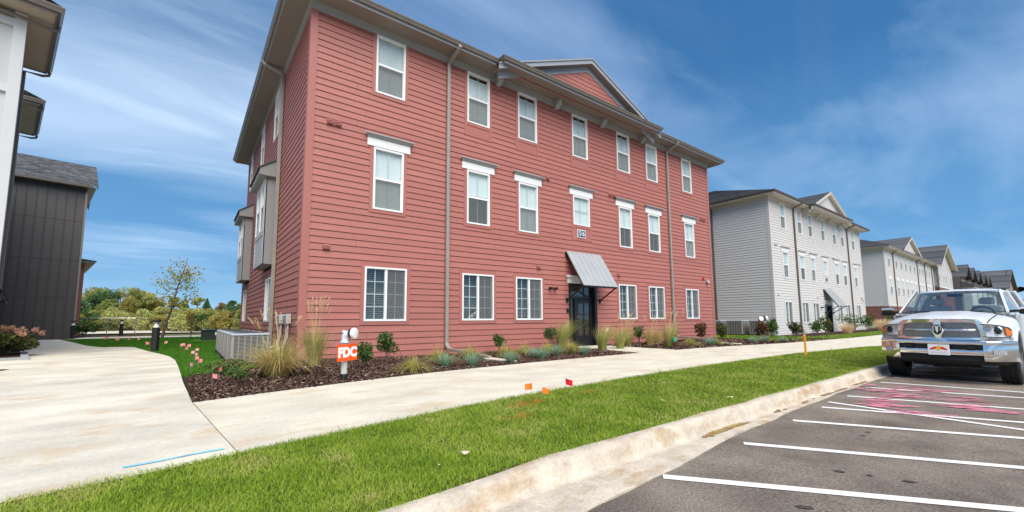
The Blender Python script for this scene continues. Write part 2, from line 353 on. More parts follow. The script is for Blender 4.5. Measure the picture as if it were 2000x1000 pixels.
# ------------------------------------------------------------------ mesh builder and object helpers
class MB:
    def __init__(s): s.v = []; s.f = []; s.m = []
    def add(s, vs, fs, m=0):
        o = len(s.v); s.v += [tuple(v) for v in vs]
        s.f += [tuple(o + i for i in f) for f in fs]; s.m += [m] * len(fs)
    def quad(s, a, b, c, d, m=0): s.add([a, b, c, d], [(0, 1, 2, 3)], m)
    def poly(s, pts, m=0): s.add(pts, [tuple(range(len(pts)))], m)
    def box(s, x0, x1, y0, y1, z0, z1, m=0):
        s.add([(x0, y0, z0), (x1, y0, z0), (x1, y1, z0), (x0, y1, z0), (x0, y0, z1), (x1, y0, z1), (x1, y1, z1), (x0, y1, z1)],
              [(0, 3, 2, 1), (4, 5, 6, 7), (0, 1, 5, 4), (1, 2, 6, 5), (2, 3, 7, 6), (3, 0, 4, 7)], m)
    def bar(s, a, b, w, h, m=0, up=(0, 0, 1)):
        a, b = Vector(a), Vector(b); d = (b - a).normalized(); up = Vector(up)
        if abs(d.dot(up)) > 0.98: up = Vector((0, 1, 0))
        r = d.cross(up).normalized(); u = r.cross(d)
        vs = [p + sx * r * w / 2 + sz * u * h / 2 for p in (a, b) for sx, sz in ((-1, -1), (1, -1), (1, 1), (-1, 1))]
        s.add(vs, [(0, 1, 2, 3), (7, 6, 5, 4), (0, 4, 5, 1), (1, 5, 6, 2), (2, 6, 7, 3), (3, 7, 4, 0)], m)
    def prism(s, poly, a, b, ax='y', m=0):
        def P(p, t):
            return {'y': (p[0], t, p[1]), 'x': (t, p[0], p[1]), 'z': (p[0], p[1], t)}[ax]
        n = len(poly)
        vs = [P(p, a) for p in poly] + [P(p, b) for p in poly]
        fs = [tuple(range(n))[::-1], tuple(range(n, 2 * n))] + [(i, (i + 1) % n, n + (i + 1) % n, n + i) for i in range(n)]
        s.add(vs, fs, m)
    def tube(s, pts, r, n=8, m=0, caps=True):
        pts = [Vector(p) for p in pts]; k = len(pts); rs = r if isinstance(r, (list, tuple)) else [r] * k
        rings = []; pr = None
        for i, p in enumerate(pts):
            d = (pts[min(i + 1, k - 1)] - pts[max(i - 1, 0)]).normalized()
            if pr is None:
                pr = d.cross(Vector((0, 0, 1)))
                if pr.length < 1e-3: pr = d.cross(Vector((0, 1, 0)))
            pr = (pr - d * pr.dot(d)).normalized(); q = d.cross(pr)
            rings.append([p + rs[i] * (math.cos(t) * pr + math.sin(t) * q) for t in [2 * math.pi * j / n for j in range(n)]])
        vs = [v for rg in rings for v in rg]; fs = []
        for i in range(k - 1):
            for j in range(n):
                fs.append((i * n + j, i * n + (j + 1) % n, (i + 1) * n + (j + 1) % n, (i + 1) * n + j))
        if caps: fs += [tuple(range(n))[::-1], tuple(range((k - 1) * n, k * n))]
        s.add(vs, fs, m)
    def lathe(s, prof, n=16, c=(0, 0, 0), ax='z', m=0):
        vs = []; fs = []; k = len(prof)
        for r, z in prof:
            for j in range(n):
                t = 2 * math.pi * j / n; a, b = r * math.cos(t), r * math.sin(t)
                p = {'z': (a, b, z), 'y': (a, z, b), 'x': (z, a, b)}[ax]
                vs.append((p[0] + c[0], p[1] + c[1], p[2] + c[2]))
        for i in range(k - 1):
            for j in range(n): fs.append((i * n + j, i * n + (j + 1) % n, (i + 1) * n + (j + 1) % n, (i + 1) * n + j))
        s.add(vs, fs, m)
    def grid(s, rows, m=0):
        k = len(rows); n = len(rows[0])
        s.add([p for r in rows for p in r], [(i * n + j, i * n + j + 1, (i + 1) * n + j + 1, (i + 1) * n + j) for i in range(k - 1) for j in range(n - 1)], m)
    def sweep(s, pts, prof, closed=False, m=0, zf=None):
        # profile (o, z): o to the right of the direction of travel
        n = len(pts); rows = []
        for i, p in enumerate(pts):
            p = Vector(p[:2])
            a = Vector(pts[(i - 1) % n][:2]) if (closed or i > 0) else None
            b = Vector(pts[(i + 1) % n][:2]) if (closed or i < n - 1) else None
            d1 = (p - a).normalized() if a is not None else (b - p).normalized()
            d2 = (b - p).normalized() if b is not None else d1
            n1 = Vector((d1.y, -d1.x)); n2 = Vector((d2.y, -d2.x)); nn = (n1 + n2)
            nn = nn / max(0.2, (1 + n1.dot(n2)))
            zz = zf(p.x, p.y) if zf else 0
            rows.append([(p.x + nn.x * o, p.y + nn.y * o, z + zz) for o, z in prof])
        if closed: rows.append(rows[0])
        s.grid(rows, m)
    def build(s, name, mats, parent=None, smooth=False, loc=None, bevel=0):
        me = bpy.data.meshes.new(name)
        me.from_pydata(s.v, [], s.f)
        if not isinstance(mats, (list, tuple)): mats = [mats]
        for m_ in mats: me.materials.append(m_)
        if len(mats) > 1: me.polygons.foreach_set("material_index", s.m)
        me.update()
        o = bpy.data.objects.new(name, me)
        col.objects.link(o)
        if smooth:
            for p in me.polygons: p.use_smooth = True
            if smooth is not True:
                me.set_sharp_from_angle(angle=R(smooth))
        if bevel:
            bm = o.modifiers.new("bevel", 'BEVEL'); bm.width = bevel; bm.segments = 2; bm.limit_method = 'ANGLE'
        if parent: o.parent = parent
        if loc: o.location = loc
        return o

def fast_mesh(name, V, material, parent=None):
    # V: (n, k, 3) array of n polygons with k corners each
    n, k, _ = V.shape
    me = bpy.data.meshes.new(name)
    me.vertices.add(n * k); me.vertices.foreach_set("co", V.reshape(-1).astype(np.float32))
    me.loops.add(n * k); me.loops.foreach_set("vertex_index", np.arange(n * k, dtype=np.int32))
    me.polygons.add(n); me.polygons.foreach_set("loop_start", np.arange(0, n * k, k, dtype=np.int32))
    try: me.polygons.foreach_set("loop_total", np.full(n, k, dtype=np.int32))
    except Exception: pass
    me.materials.append(material)
    me.update(calc_edges=True)
    o = bpy.data.objects.new(name, me); col.objects.link(o)
    if parent: o.parent = parent
    return o
def strip_mesh(name, P, W, material, parent=None):
    # P: (n, s, 3) spines; W: (n, s, 3) half-width vectors -> bent ribbons, one island each
    n, s_, _ = P.shape
    V = np.stack([P - W, P + W], 2).reshape(n, s_ * 2, 3)
    q = np.array([[2 * i, 2 * i + 1, 2 * i + 3, 2 * i + 2] for i in range(s_ - 1)])
    F = (np.arange(n)[:, None, None] * (2 * s_) + q[None]).reshape(-1)
    nf = n * (s_ - 1)
    me = bpy.data.meshes.new(name)
    me.vertices.add(n * 2 * s_); me.vertices.foreach_set("co", V.reshape(-1).astype(np.float32))
    me.loops.add(nf * 4); me.loops.foreach_set("vertex_index", F.astype(np.int32))
    me.polygons.add(nf); me.polygons.foreach_set("loop_start", np.arange(0, nf * 4, 4, dtype=np.int32))
    try: me.polygons.foreach_set("loop_total", np.full(nf, 4, dtype=np.int32))
    except Exception: pass
    me.materials.append(material)
    me.update(calc_edges=True)
    o = bpy.data.objects.new(name, me); col.objects.link(o)
    if parent: o.parent = parent
    return o
def tag(o, label, cat, group=None, kind=None):
    if label: o['label'] = label
    if cat: o['category'] = cat
    if group: o['group'] = group
    if kind: o['kind'] = kind
    return o
def thing(name, label, cat, loc=(0, 0, 0), rotz=0.0, group=None):
    o = bpy.data.objects.new(name, None); col.objects.link(o)
    o.empty_display_size = 0.2
    o.location = loc; o.rotation_euler = (0, 0, rotz)
    return tag(o, label, cat, group)
def structure(o):
    o['kind'] = 'structure'; return o
def stuff(o):
    o['kind'] = 'stuff'; return o
def copy_tree(o, parent=None):
    c = o.copy(); col.objects.link(c)
    if parent is not None: c.parent = parent
    for ch in list(o.children): copy_tree(ch, c)
    return c
def clone(root, loc, rotz=0, label=None, scale=None, group=None):
    c = copy_tree(root); c.location = loc; c.rotation_euler = (0, 0, rotz)
    if scale: c.scale = (scale,) * 3 if isinstance(scale, (int, float)) else scale
    if label: c['label'] = label
    if group: c['group'] = group
    return c
def text_mesh(name, body, size, material, parent, loc, rot, bold=0.0, depth=0.004, sx=1.0):
    cu = bpy.data.curves.new(name, 'FONT'); cu.body = body; cu.size = size; cu.extrude = depth; cu.offset = bold
    cu.align_x = 'CENTER'; cu.align_y = 'CENTER'
    t = bpy.data.objects.new(name, cu); col.objects.link(t)
    dg = bpy.context.evaluated_depsgraph_get()
    me = bpy.data.meshes.new_from_object(t.evaluated_get(dg))
    bpy.data.objects.remove(t)
    me.materials.clear(); me.materials.append(material)
    o = bpy.data.objects.new(name, me); col.objects.link(o)
    o.parent = parent; o.location = loc; o.rotation_euler = rot; o.scale = (sx, 1, 1)
    return o

# ------------------------------------------------------------------ terrain height
XS = [-10, 0, 4, 12, 20, 28, 90]
YS = [-9.4, -8.95, -7, -4.0, 0]
TB = np.array([[-.03, .12, .15, .22, .28], [-.03, .12, .15, .21, .245], [-.06, .09, .13, .175, .145], [-.10, .05, .10, .145, .13],
               [-.2, -.05, 0, .05, .14], [-.30, -.15, -.10, 0, .05], [-.30, -.15, -.10, 0.0, .05]])
def g(x, y):
    c = [np.interp(y, YS, TB[i]) for i in range(len(XS))]
    return float(np.interp(x, XS, c))
def garr(X, Y):
    G = np.stack([np.interp(Y, YS, TB[i]) for i in range(len(XS))], -1)
    xi = np.clip(np.searchsorted(XS, X) - 1, 0, len(XS) - 2); xs = np.array(XS, float)
    t = np.clip((X - xs[xi]) / (xs[xi + 1] - xs[xi]), 0, 1); k = np.arange(len(X))
    return G[k, xi] * (1 - t) + G[k, xi + 1] * t
def hill(x, y):
    d = min(max((y - 32) / 25, 0), 1); a = -0.5 * d
    t = min(max((y - 62) / 110, 0), 1.2)
    return a + 5.2 * t * min(1, max(0, (70 - x) / 40))
def gr(x, y): return g(x, y) + hill(x, y)
def resample(pts, n):
    p = np.array(pts, float); d = np.r_[0, np.cumsum(np.linalg.norm(np.diff(p, axis=0), axis=1))]
    t = np.linspace(0, d[-1], n); return np.stack([np.interp(t, d, p[:, i]) for i in range(2)], -1)
def ribbon(name, A, B, nu, nv, off, material, zf=gr):
    a, b = resample(A, nu), resample(B, nu); m = MB()
    m.grid([[(*(a[i] * (1 - t) + b[i] * t), zf(*(a[i] * (1 - t) + b[i] * t)) + off) for t in np.linspace(0, 1, nv)] for i in range(nu)])
    return structure(m.build(name, material, smooth=True))

# polylines on the ground
WALK_FRONT = [(-30, -7.75), (-2.96, -7.62), (-1.8, -7.41), (-0.25, -7.12), (1.35, -6.88), (3.7, -6.68), (7.1, -6.48), (12.6, -6.45), (20.6, -6.65), (34, -6.6), (90, -6.2)]
WALK_BACK = [(-2.05, -4.92), (-0.72, -4.60), (1.44, -4.16), (4.23, -3.79), (8.81, -3.56), (13.2, -3.62), (18.3, -3.85), (32.9, -3.9), (90, -3.4)]
CURB_BACK = [(-30, -9.35), (-1.2, -9.06), (-0.2, -8.98), (1.8, -8.94), (4.4, -8.87), (6.5, -8.84), (11.2, -8.75), (20, -8.7), (90, -8.5)]
PLAZA_R = [(-7.55, 21.2), (-6.5, 17.1), (-5.25, 11.9), (-4.65, 10.2), (-4.05, 10.0), (-3.7, 9.6), (-3.1, 6.2), (-2.73, 4.5), (-2.5, 3.2), (-2.36, 1.8), (-2.26, -.5), (-2.17, -3.0), (-2.07, -4.92), (-1.80, -7.41)]

# base ground out to the horizon
m = MB()
gxs = [-1500, -600, -250, -120, -70, -40, -25] + list(range(-16, 32, 2)) + [36, 44, 60, 80, 110, 160, 260, 500, 1500]
gys = [-1500, -500, -200, -90, -50, -30, -18, -12, -9.6, -9.2, -8.6, -7.6, -6.6, -5.4, -4.4, -3.4, -2, -.6, 1, 4, 8, 12, 16, 20, 24, 28, 32, 36, 42, 48, 54, 60, 68, 78, 90, 105, 120, 140, 165, 190, 260, 500, 1500]
m.grid([[(x, y, gr(x, y) - (0.32 if y < -6 else 0.07)) for x in gxs] for y in gys])
structure(m.build("ground", M['field'], smooth=True))

# parking lot, curb, strip, sidewalk, plaza
ASPH = [(p[0], p[1] - 0.46 + 0.0) for p in CURB_BACK]
lot_edge = [(-30, -9.9), (-0.08, -9.58), (0.925, -9.487), (2.1, -9.33), (3.1, -9.25), (4.6, -9.17), (7.0, -9.08), (9.6, -9.05), (12.2, -9.05), (20, -9.05), (90, -8.9)]
lot = ribbon("parking_lot", [(-60, -60), (120, -60)], [(-60, -10.1)] + lot_edge[1:] + [(120, -8.9)], 180, 30, 0.0, M['asphalt'], lambda x, y: g(x, -9.6))
road_far = None
CP = [(0.0, -0.02), (-0.10, -0.022)]
m = MB()
cb = resample(CURB_BACK, 240)
rows = []
for i, (x, y) in enumerate(cb):
    zb = g(x, y)
    ye = float(np.interp(x, [q[0] for q in lot_edge], [q[1] for q in lot_edge]))
    z0 = g(x, -9.6)
    w = y - ye
    jit = 0.006 * math.sin(x * 3.1) + 0.004 * math.sin(x * 7.7 + 1)
    ye = min(ye, y - 0.26)
    rows.append([(x, y + 0.03 + jit * 3, zb - 0.05), (x, y + 0.02 + jit * 3, zb + 0.010), (x, y - 0.05, zb + 0.016), (x, y - 0.085, zb + 0.010), (x, y - 0.11, zb - 0.008), (x, y - 0.128, zb - 0.045),
                 (x, y - 0.142, z0 + 0.05), (x, y - 0.16, z0 + 0.018), (x, y - 0.19, z0 + 0.004), (x, y - 0.21, z0 + 0.005), (x, ye + 0.02 + jit * 3, z0 + 0.012), (x, ye + jit * 3, z0 + 0.008), (x, ye + jit * 3, z0 - 0.05)])
m.grid(rows)
curb = structure(m.build("curb", M['curb'], smooth=50))
strip = ribbon("grass_strip_soil", WALK_FRONT, CURB_BACK, 120, 8, -0.005, M['soil'], lambda x, y: g(x, y))
# sidewalk slabs: two pours with an open joint between plaza and walk, slab edges standing proud of the beds
def slab(name, A, B, nu, nv, material, top=0.012, thick=0.12):
    a, b = resample(A, nu), resample(B, nu); m = MB()
    R_ = [[(*(a[i] * (1 - t) + b[i] * t), gr(*(a[i] * (1 - t) + b[i] * t)) + top) for t in np.linspace(0, 1, nv)] for i in range(nu)]
    m.grid(R_)
    for edge in ([r[0] for r in R_], [r[-1] for r in R_], R_[0], R_[-1]):
        m.grid([list(edge), [(p[0], p[1], p[2] - thick) for p in edge]])
    return structure(m.build(name, material, smooth=30))
wf = [(-1.805, -7.405)] + [p for p in WALK_FRONT if p[0] > -1.7]
wb = [(-2.075, -4.905)] + [p for p in WALK_BACK if p[0] > -2]
slab("sidewalk", wf, wb, 160, 8, M['walk'])
pr = [(p[0] - 0.012, p[1]) for p in PLAZA_R]
slab("plaza", [(-40, 21.2), (-38, 6), (-38, -7.75)], pr, 120, 40, M['concrete'], top=0.008)
front_apron = ribbon("plaza_edge", [(-40, -8.0), (-20, -7.75), (-2.96, -7.66), (-1.815, -7.45)], [(-40, -7.3), (-20, -7.3), (-2.96, -7.2), (-1.86, -7.2)], 120, 3, 0.0055, M['concrete'])
slab("door_path", [(8.72, -3.56), (9.42, -0.05)], [(10.75, -3.52), (10.98, -0.05)], 16, 6, M['walk'], top=0.016)
slab("back_walk", [(-7.4, 21.3), (-7.0, 24.5)], [(-1.0, 20.9), (1.5, 24.0)], 12, 10, M['concrete'])
ribbon("back_drive", [(-20, 42), (40, 36)], [(-20, 64), (40, 72)], 40, 12, 0.0, M['walk'], lambda x, y: gr(x, y) + 0.06)
lawn_r = [(-1.0, 20.9), (-1.1, 16), (-0.2, 9), (-0.2, 4), (-0.2, 0), (-1.5, -1.75)]
lawn_l = PLAZA_R[:11] + [(-2.21, -2.0)]
ribbon("lawn_soil", lawn_l, lawn_r, 60, 10, -0.01, M['lawnsoil'])
ribbon("side_soil", [(-0.2, 20), (-0.2, -1)], [(0.2, 20), (0.2, -1)], 20, 2, -0.01, M['mulch'])
# mulch beds
ribbon("mulch_bed", [(-2.2, -2.0), (-1.5, -1.75), (-0.2, -1.0), (0, 0.1), (9.4, 0.1)], [(-2.065, -4.9)] + WALK_BACK[1:4] + [(8.72, -3.56)], 120, 24, -0.012, M['mulch'])
ribbon("mulch_bed", [(10.98, 0.1), (20.3, 0.1), (27, -2.4)], [(10.75, -3.5), (13.2, -3.62), (18.3, -3.85), (27, -3.9)], 70, 14, -0.012, M['mulch'])
ribbon("mulch_bed", [(28, 0.1), (60, 0.5)], [(28, -2.0), (60, -2.2)], 30, 6, 0.0, M['mulch'])
ribbon("lawn_soil", [(20.3, 0.0), (27.4, -2.1), (60, -2.3)], [(22, -3.0), (27.4, -3.86), (60, -3.6)], 40, 6, -0.005, M['lawnsoil'])
ribbon("lawn_soil", [(20.4, 14), (20.4, 0)], [(28.3, 14), (28.3, -2.1)], 20, 6, -0.008, M['lawnsoil'])
ribbon("mulch_bed", [(-9, 25.2), (-4.5, 25.0)], [(-9, 27.5), (-4.5, 27)], 10, 4, 0.03, M['mulch'])

# painted markings (thin sheets 4 mm above the asphalt)
def line(a, b, w, material, parent, name="painted_line", off=0.004, n=14):
    a, b = Vector(a), Vector(b); d = (b - a); nn = Vector((-d.y, d.x)).normalized() * w / 2
    m = MB()
    m.grid([[(*(a + d * t + nn * s_), g((a + d * t).x, -9.6) + off + 0.002) for s_ in (-1, 1)] for t in np.linspace(0, 1, n)])
    return m.build(name, material, parent)
PL = [((0.839, -9.52), (2.153, -11.272)), ((2.279, -9.486), (3.385, -11.222)), ((3.773, -9.40), (4.762, -11.166)), ((4.987, -9.334), (5.817, -11.123)),
      ((6.357, -9.276), (6.988, -11.076)), ((7.698, -9.198), (8.287, -11.023)), ((8.734, -9.199), (9.086, -10.991)), ((9.804, -9.188), (10.256, -10.661)),
      ((11.0, -9.15), (11.5, -10.95)), ((12.2, -9.15), (12.7, -10.95)), ((13.5, -9.15), (14.0, -10.95)), ((14.8, -9.15), (15.3, -10.95)), ((16.2, -9.15), (16.7, -10.95)), ((17.7, -9.15), (18.2, -10.95))]
for a, b in PL:
    a, b = Vector(a), Vector(b); e = b + (b - a) * 1.6
    line(a, e, 0.095, M['white_line'], lot)
line((5.505, -9.264), (5.06, -12.8), 0.095, M['white_line'], lot, off=0.006)

# ------------------------------------------------------------------ windows
def winmesh(key, w, h, kind, blind):
    """meshes for one window type, centred on its opening: x across, -y outwards"""
    fr = MB(); b = 0.05; x, z = w / 2, h / 2
    for a in ((-x, -x + b, -z, z), (x - b, x, -z, z), (-x + b, x - b, z - b, z), (-x + b, x - b, -z, -z + b)):
        fr.box(a[0], a[1], -0.045, 0.07, a[2], a[3])
    mu = MB()
    if kind == 'dh':
        fr.box(-x + b, x - b, -0.025, 0.05, -0.032, 0.032)
        for z0, z1, yy in ((0.032, z - b, 0.012), (-z + b, -0.032, 0.03)): mu.box(-0.011, 0.011, yy + .006, yy + 0.02, z0, z1)
        panes = [(-x + b, x - b, 0.03, z - b, 0.012), (-x + b, x - b, -z + b, -0.03, 0.03)]
        scr = (-x + b, x - b, -z + b, -0.03, -0.012)
        fr.box(-x + b, -x + b + .025, -0.015, 0.05, -z + b, -0.03); fr.box(x - b - .025, x - b, -0.015, 0.05, -z + b, -0.03)
    elif kind == 'sl':
        fr.box(-0.035, 0.035, -0.025, 0.05, -z + b, z - b)
        for sx in (-1, 1):
            xa, xb = (-x + b, -0.035) if sx < 0 else (0.035, x - b)
            xm = (xa + xb) / 2
            mu.box(xm - 0.010, xm + 0.010, 0.034, 0.048, -z + b, z - b)
            for k in (1, 2, 3):
                zz = -z + b + (2 * z - 2 * b) * k / 4; mu.box(xa, xb, 0.0335, 0.0475, zz - 0.010, zz + 0.010)
        panes = [(-x + b, -0.03, -z + b, z - b, 0.025), (0.03, x - b, -z + b, z - b, 0.028)]
        scr = (0.03, x - b, -z + b, z - b, -0.012)
    else:
        mu.box(-0.011, 0.011, 0.03, 0.044, -z + b, z - b); mu.box(-x + b, x - b, 0.0295, 0.0435, -0.011, 0.011)
        panes = [(-x + b, x - b, -z + b, z - b, 0.02)]; scr = None
    pn = MB()
    for a in panes: pn.quad((a[0], a[4], a[2]), (a[1], a[4], a[2]), (a[1], a[4], a[3]), (a[0], a[4], a[3]))
    sm = None
    if scr:
        sm = MB(); sm.quad((scr[0], scr[4], scr[2]), (scr[1], scr[4], scr[2]), (scr[1], scr[4], scr[3]), (scr[0], scr[4], scr[3]))
    bl = MB(); pitch = 0.052 if blind == 'open' else 0.044; zt = z - b; zb = -z + b
    frac, ang = {'closed': (1.0, 72), 'half': (0.45, 74), 'open': (1.0, 12), 'raised': (0.22, 70), 'third': (0.86, 72)}[blind]
    n = int((zt - zb) * frac / pitch); zs = zt
    if blind == 'third': zs = zt - 0.10
    if kind == 'sl' and blind == 'raised': ang = 20
    for k in range(n):
        zz = zs - 0.03 - k * pitch
        if zz < zb + .03: break
        hwid = 0.009 if blind == 'open' else 0.026
        c, s_ = math.cos(R(ang)) * hwid, math.sin(R(ang)) * hwid
        bl.quad((-x + b, 0.075 - c, zz - s_), (x - b, 0.075 - c, zz - s_), (x - b, 0.075 + c, zz + s_), (-x + b, 0.075 + c, zz + s_))
    zz = zs - 0.03 - n * pitch
    if zz > zb: bl.box(-x + b, x - b, 0.06, 0.10, zz - 0.03, zz)
    if blind == 'closed':
        for xx in (-x * .62, x * .62): bl.box(xx - .004, xx + .004, 0.052, 0.056, zb, zt)
    return fr, pn, sm, mu, bl
WC = {}
def window(parent, x, zb, w, h, kind, blind, y=0.0, rotz=0.0, trim=None, trim_mat=None, apron=0.0, head=False, loc=None):
    key = (round(w, 3), round(h, 3), kind, blind)
    if key not in WC:
        fr, pn, sm, mu, bl = winmesh(key, w, h, kind, blind)
        objs = [fr.build("window", M['vinyl']), pn.build("pane", M['glass'])]
        objs.append(bl.build("blind", M['blind'])); objs.append(mu.build("muntin", M['muntin']))
        if sm: objs.append(sm.build("insect_screen", M['screen']))
        WC[key] = [(o.name.split('.')[0], o.data) for o in objs]
        for o in objs: bpy.data.objects.remove(o)
    def link(nm, me, par):
        o = bpy.data.objects.new(nm, me); col.objects.link(o); o.parent = par; return o
    lst = WC[key]
    W = link("window", lst[0][1], parent)
    W.location = loc if loc else (x, y, zb + h / 2); W.rotation_euler = (0, 0, rotz)
    for nm, me in lst[1:]: link(nm, me, W)
    hw, hh = w / 2, h / 2
    if trim_mat:
        t = MB(); tw = 0.10
        t.box(-hw - tw, -hw, -0.028, 0.2, -hh - tw - apron, hh + (0.02 if head else tw)); t.box(hw, hw + tw, -0.028, 0.2, -hh - tw - apron, hh + (0.02 if head else tw))
        if not head: t.box(-hw, hw, -0.028, 0.2, hh, hh + tw)
        else: t.box(-hw, hw, -0.02, 0.2, hh, hh + 0.02)
        t.box(-hw, hw, -0.031, 0.2, -hh - tw, -hh)
        if apron:
            t.box(-hw, hw, -0.014, 0.05, -hh - tw - apron + .05, -hh - tw); t.box(-hw, hw, -0.026, 0.05, -hh - tw - apron, -hh - tw - apron + 0.05)
        if not head: t.box(-hw - tw, hw + tw, -0.002, 0.2, hh + tw, hh + tw + 0.12)
        t.box(-hw - tw, hw + tw, -0.002, 0.19, -hh - tw - apron - 0.11, -hh - tw - apron)
        t.build("trim", trim_mat, W)
    if head:
        c = MB(); c.box(-hw - 0.19, hw + 0.19, -0.05, 0.1, hh + 0.02, hh + 0.24); c.build("head_casing", M['whitepaint'], W)
        c = MB(); z0 = hh + 0.24
        prof = [(-0.05, z0), (-0.075, z0 + 0.02), (-0.10, z0 + 0.05), (-0.125, z0 + 0.085), (-0.15, z0 + 0.09), (-0.15, z0 + 0.12), (0.03, z0 + 0.125), (0.03, z0)]
        for k, (o, zz) in enumerate(prof):
            pass
        ext = [max(0, -o - 0.05) for o, _ in prof]
        L_ = [(-hw - 0.19 - e, o, zz) for e, (o, zz) in zip(ext, prof)]; R_ = [(hw + 0.19 + e, o, zz) for e, (o, zz) in zip(ext, prof)]
        n = len(prof)
        c.add(L_ + R_, [(i, (i + 1) % n, n + (i + 1) % n, n + i) for i in range(n)] + [tuple(range(n))[::-1], tuple(range(n, 2 * n))])
        c.build("head_crown", M['frieze'] if head == 1 else M['graytrim'], W)
    return W

# ------------------------------------------------------------------ apartment building
PITCH = 5 / 12
def front_map(u, o, z): return (u, -o, z)
def left_map(u, o, z): return (-o, u, z)
def board_mesh(mp, u0, u1, z0, h, lap=0.022, ends=True):
    # lapped board: bottom edge proud above an open shadow joint, thin top tucked under the course above
    zb = z0 + min(JOINT, h * 0.3)
    vs = [mp(u0, lap, zb), mp(u1, lap, zb), mp(u1, 0.004, z0 + h), mp(u0, 0.004, z0 + h), mp(u0, -0.02, zb), mp(u1, -0.02, zb), mp(u1, -0.02, z0 + h), mp(u0, -0.02, z0 + h)]
    fs = [(0, 1, 2, 3), (0, 4, 5, 1), (3, 2, 6, 7)]
    if ends: fs += [(0, 3, 7, 4), (1, 5, 6, 2)]
    return vs, fs
JOINT = 0.013
def segments(u0, u1, holes):
    cuts = sorted(holes); out = []; a = u0
    for h0, h1 in cuts:
        if h0 > a: out.append((a, min(h0, u1)))
        a = max(a, h1)
    if a < u1: out.append((a, u1))
    return [s_ for s_ in out if s_[1] - s_[0] > 0.02]

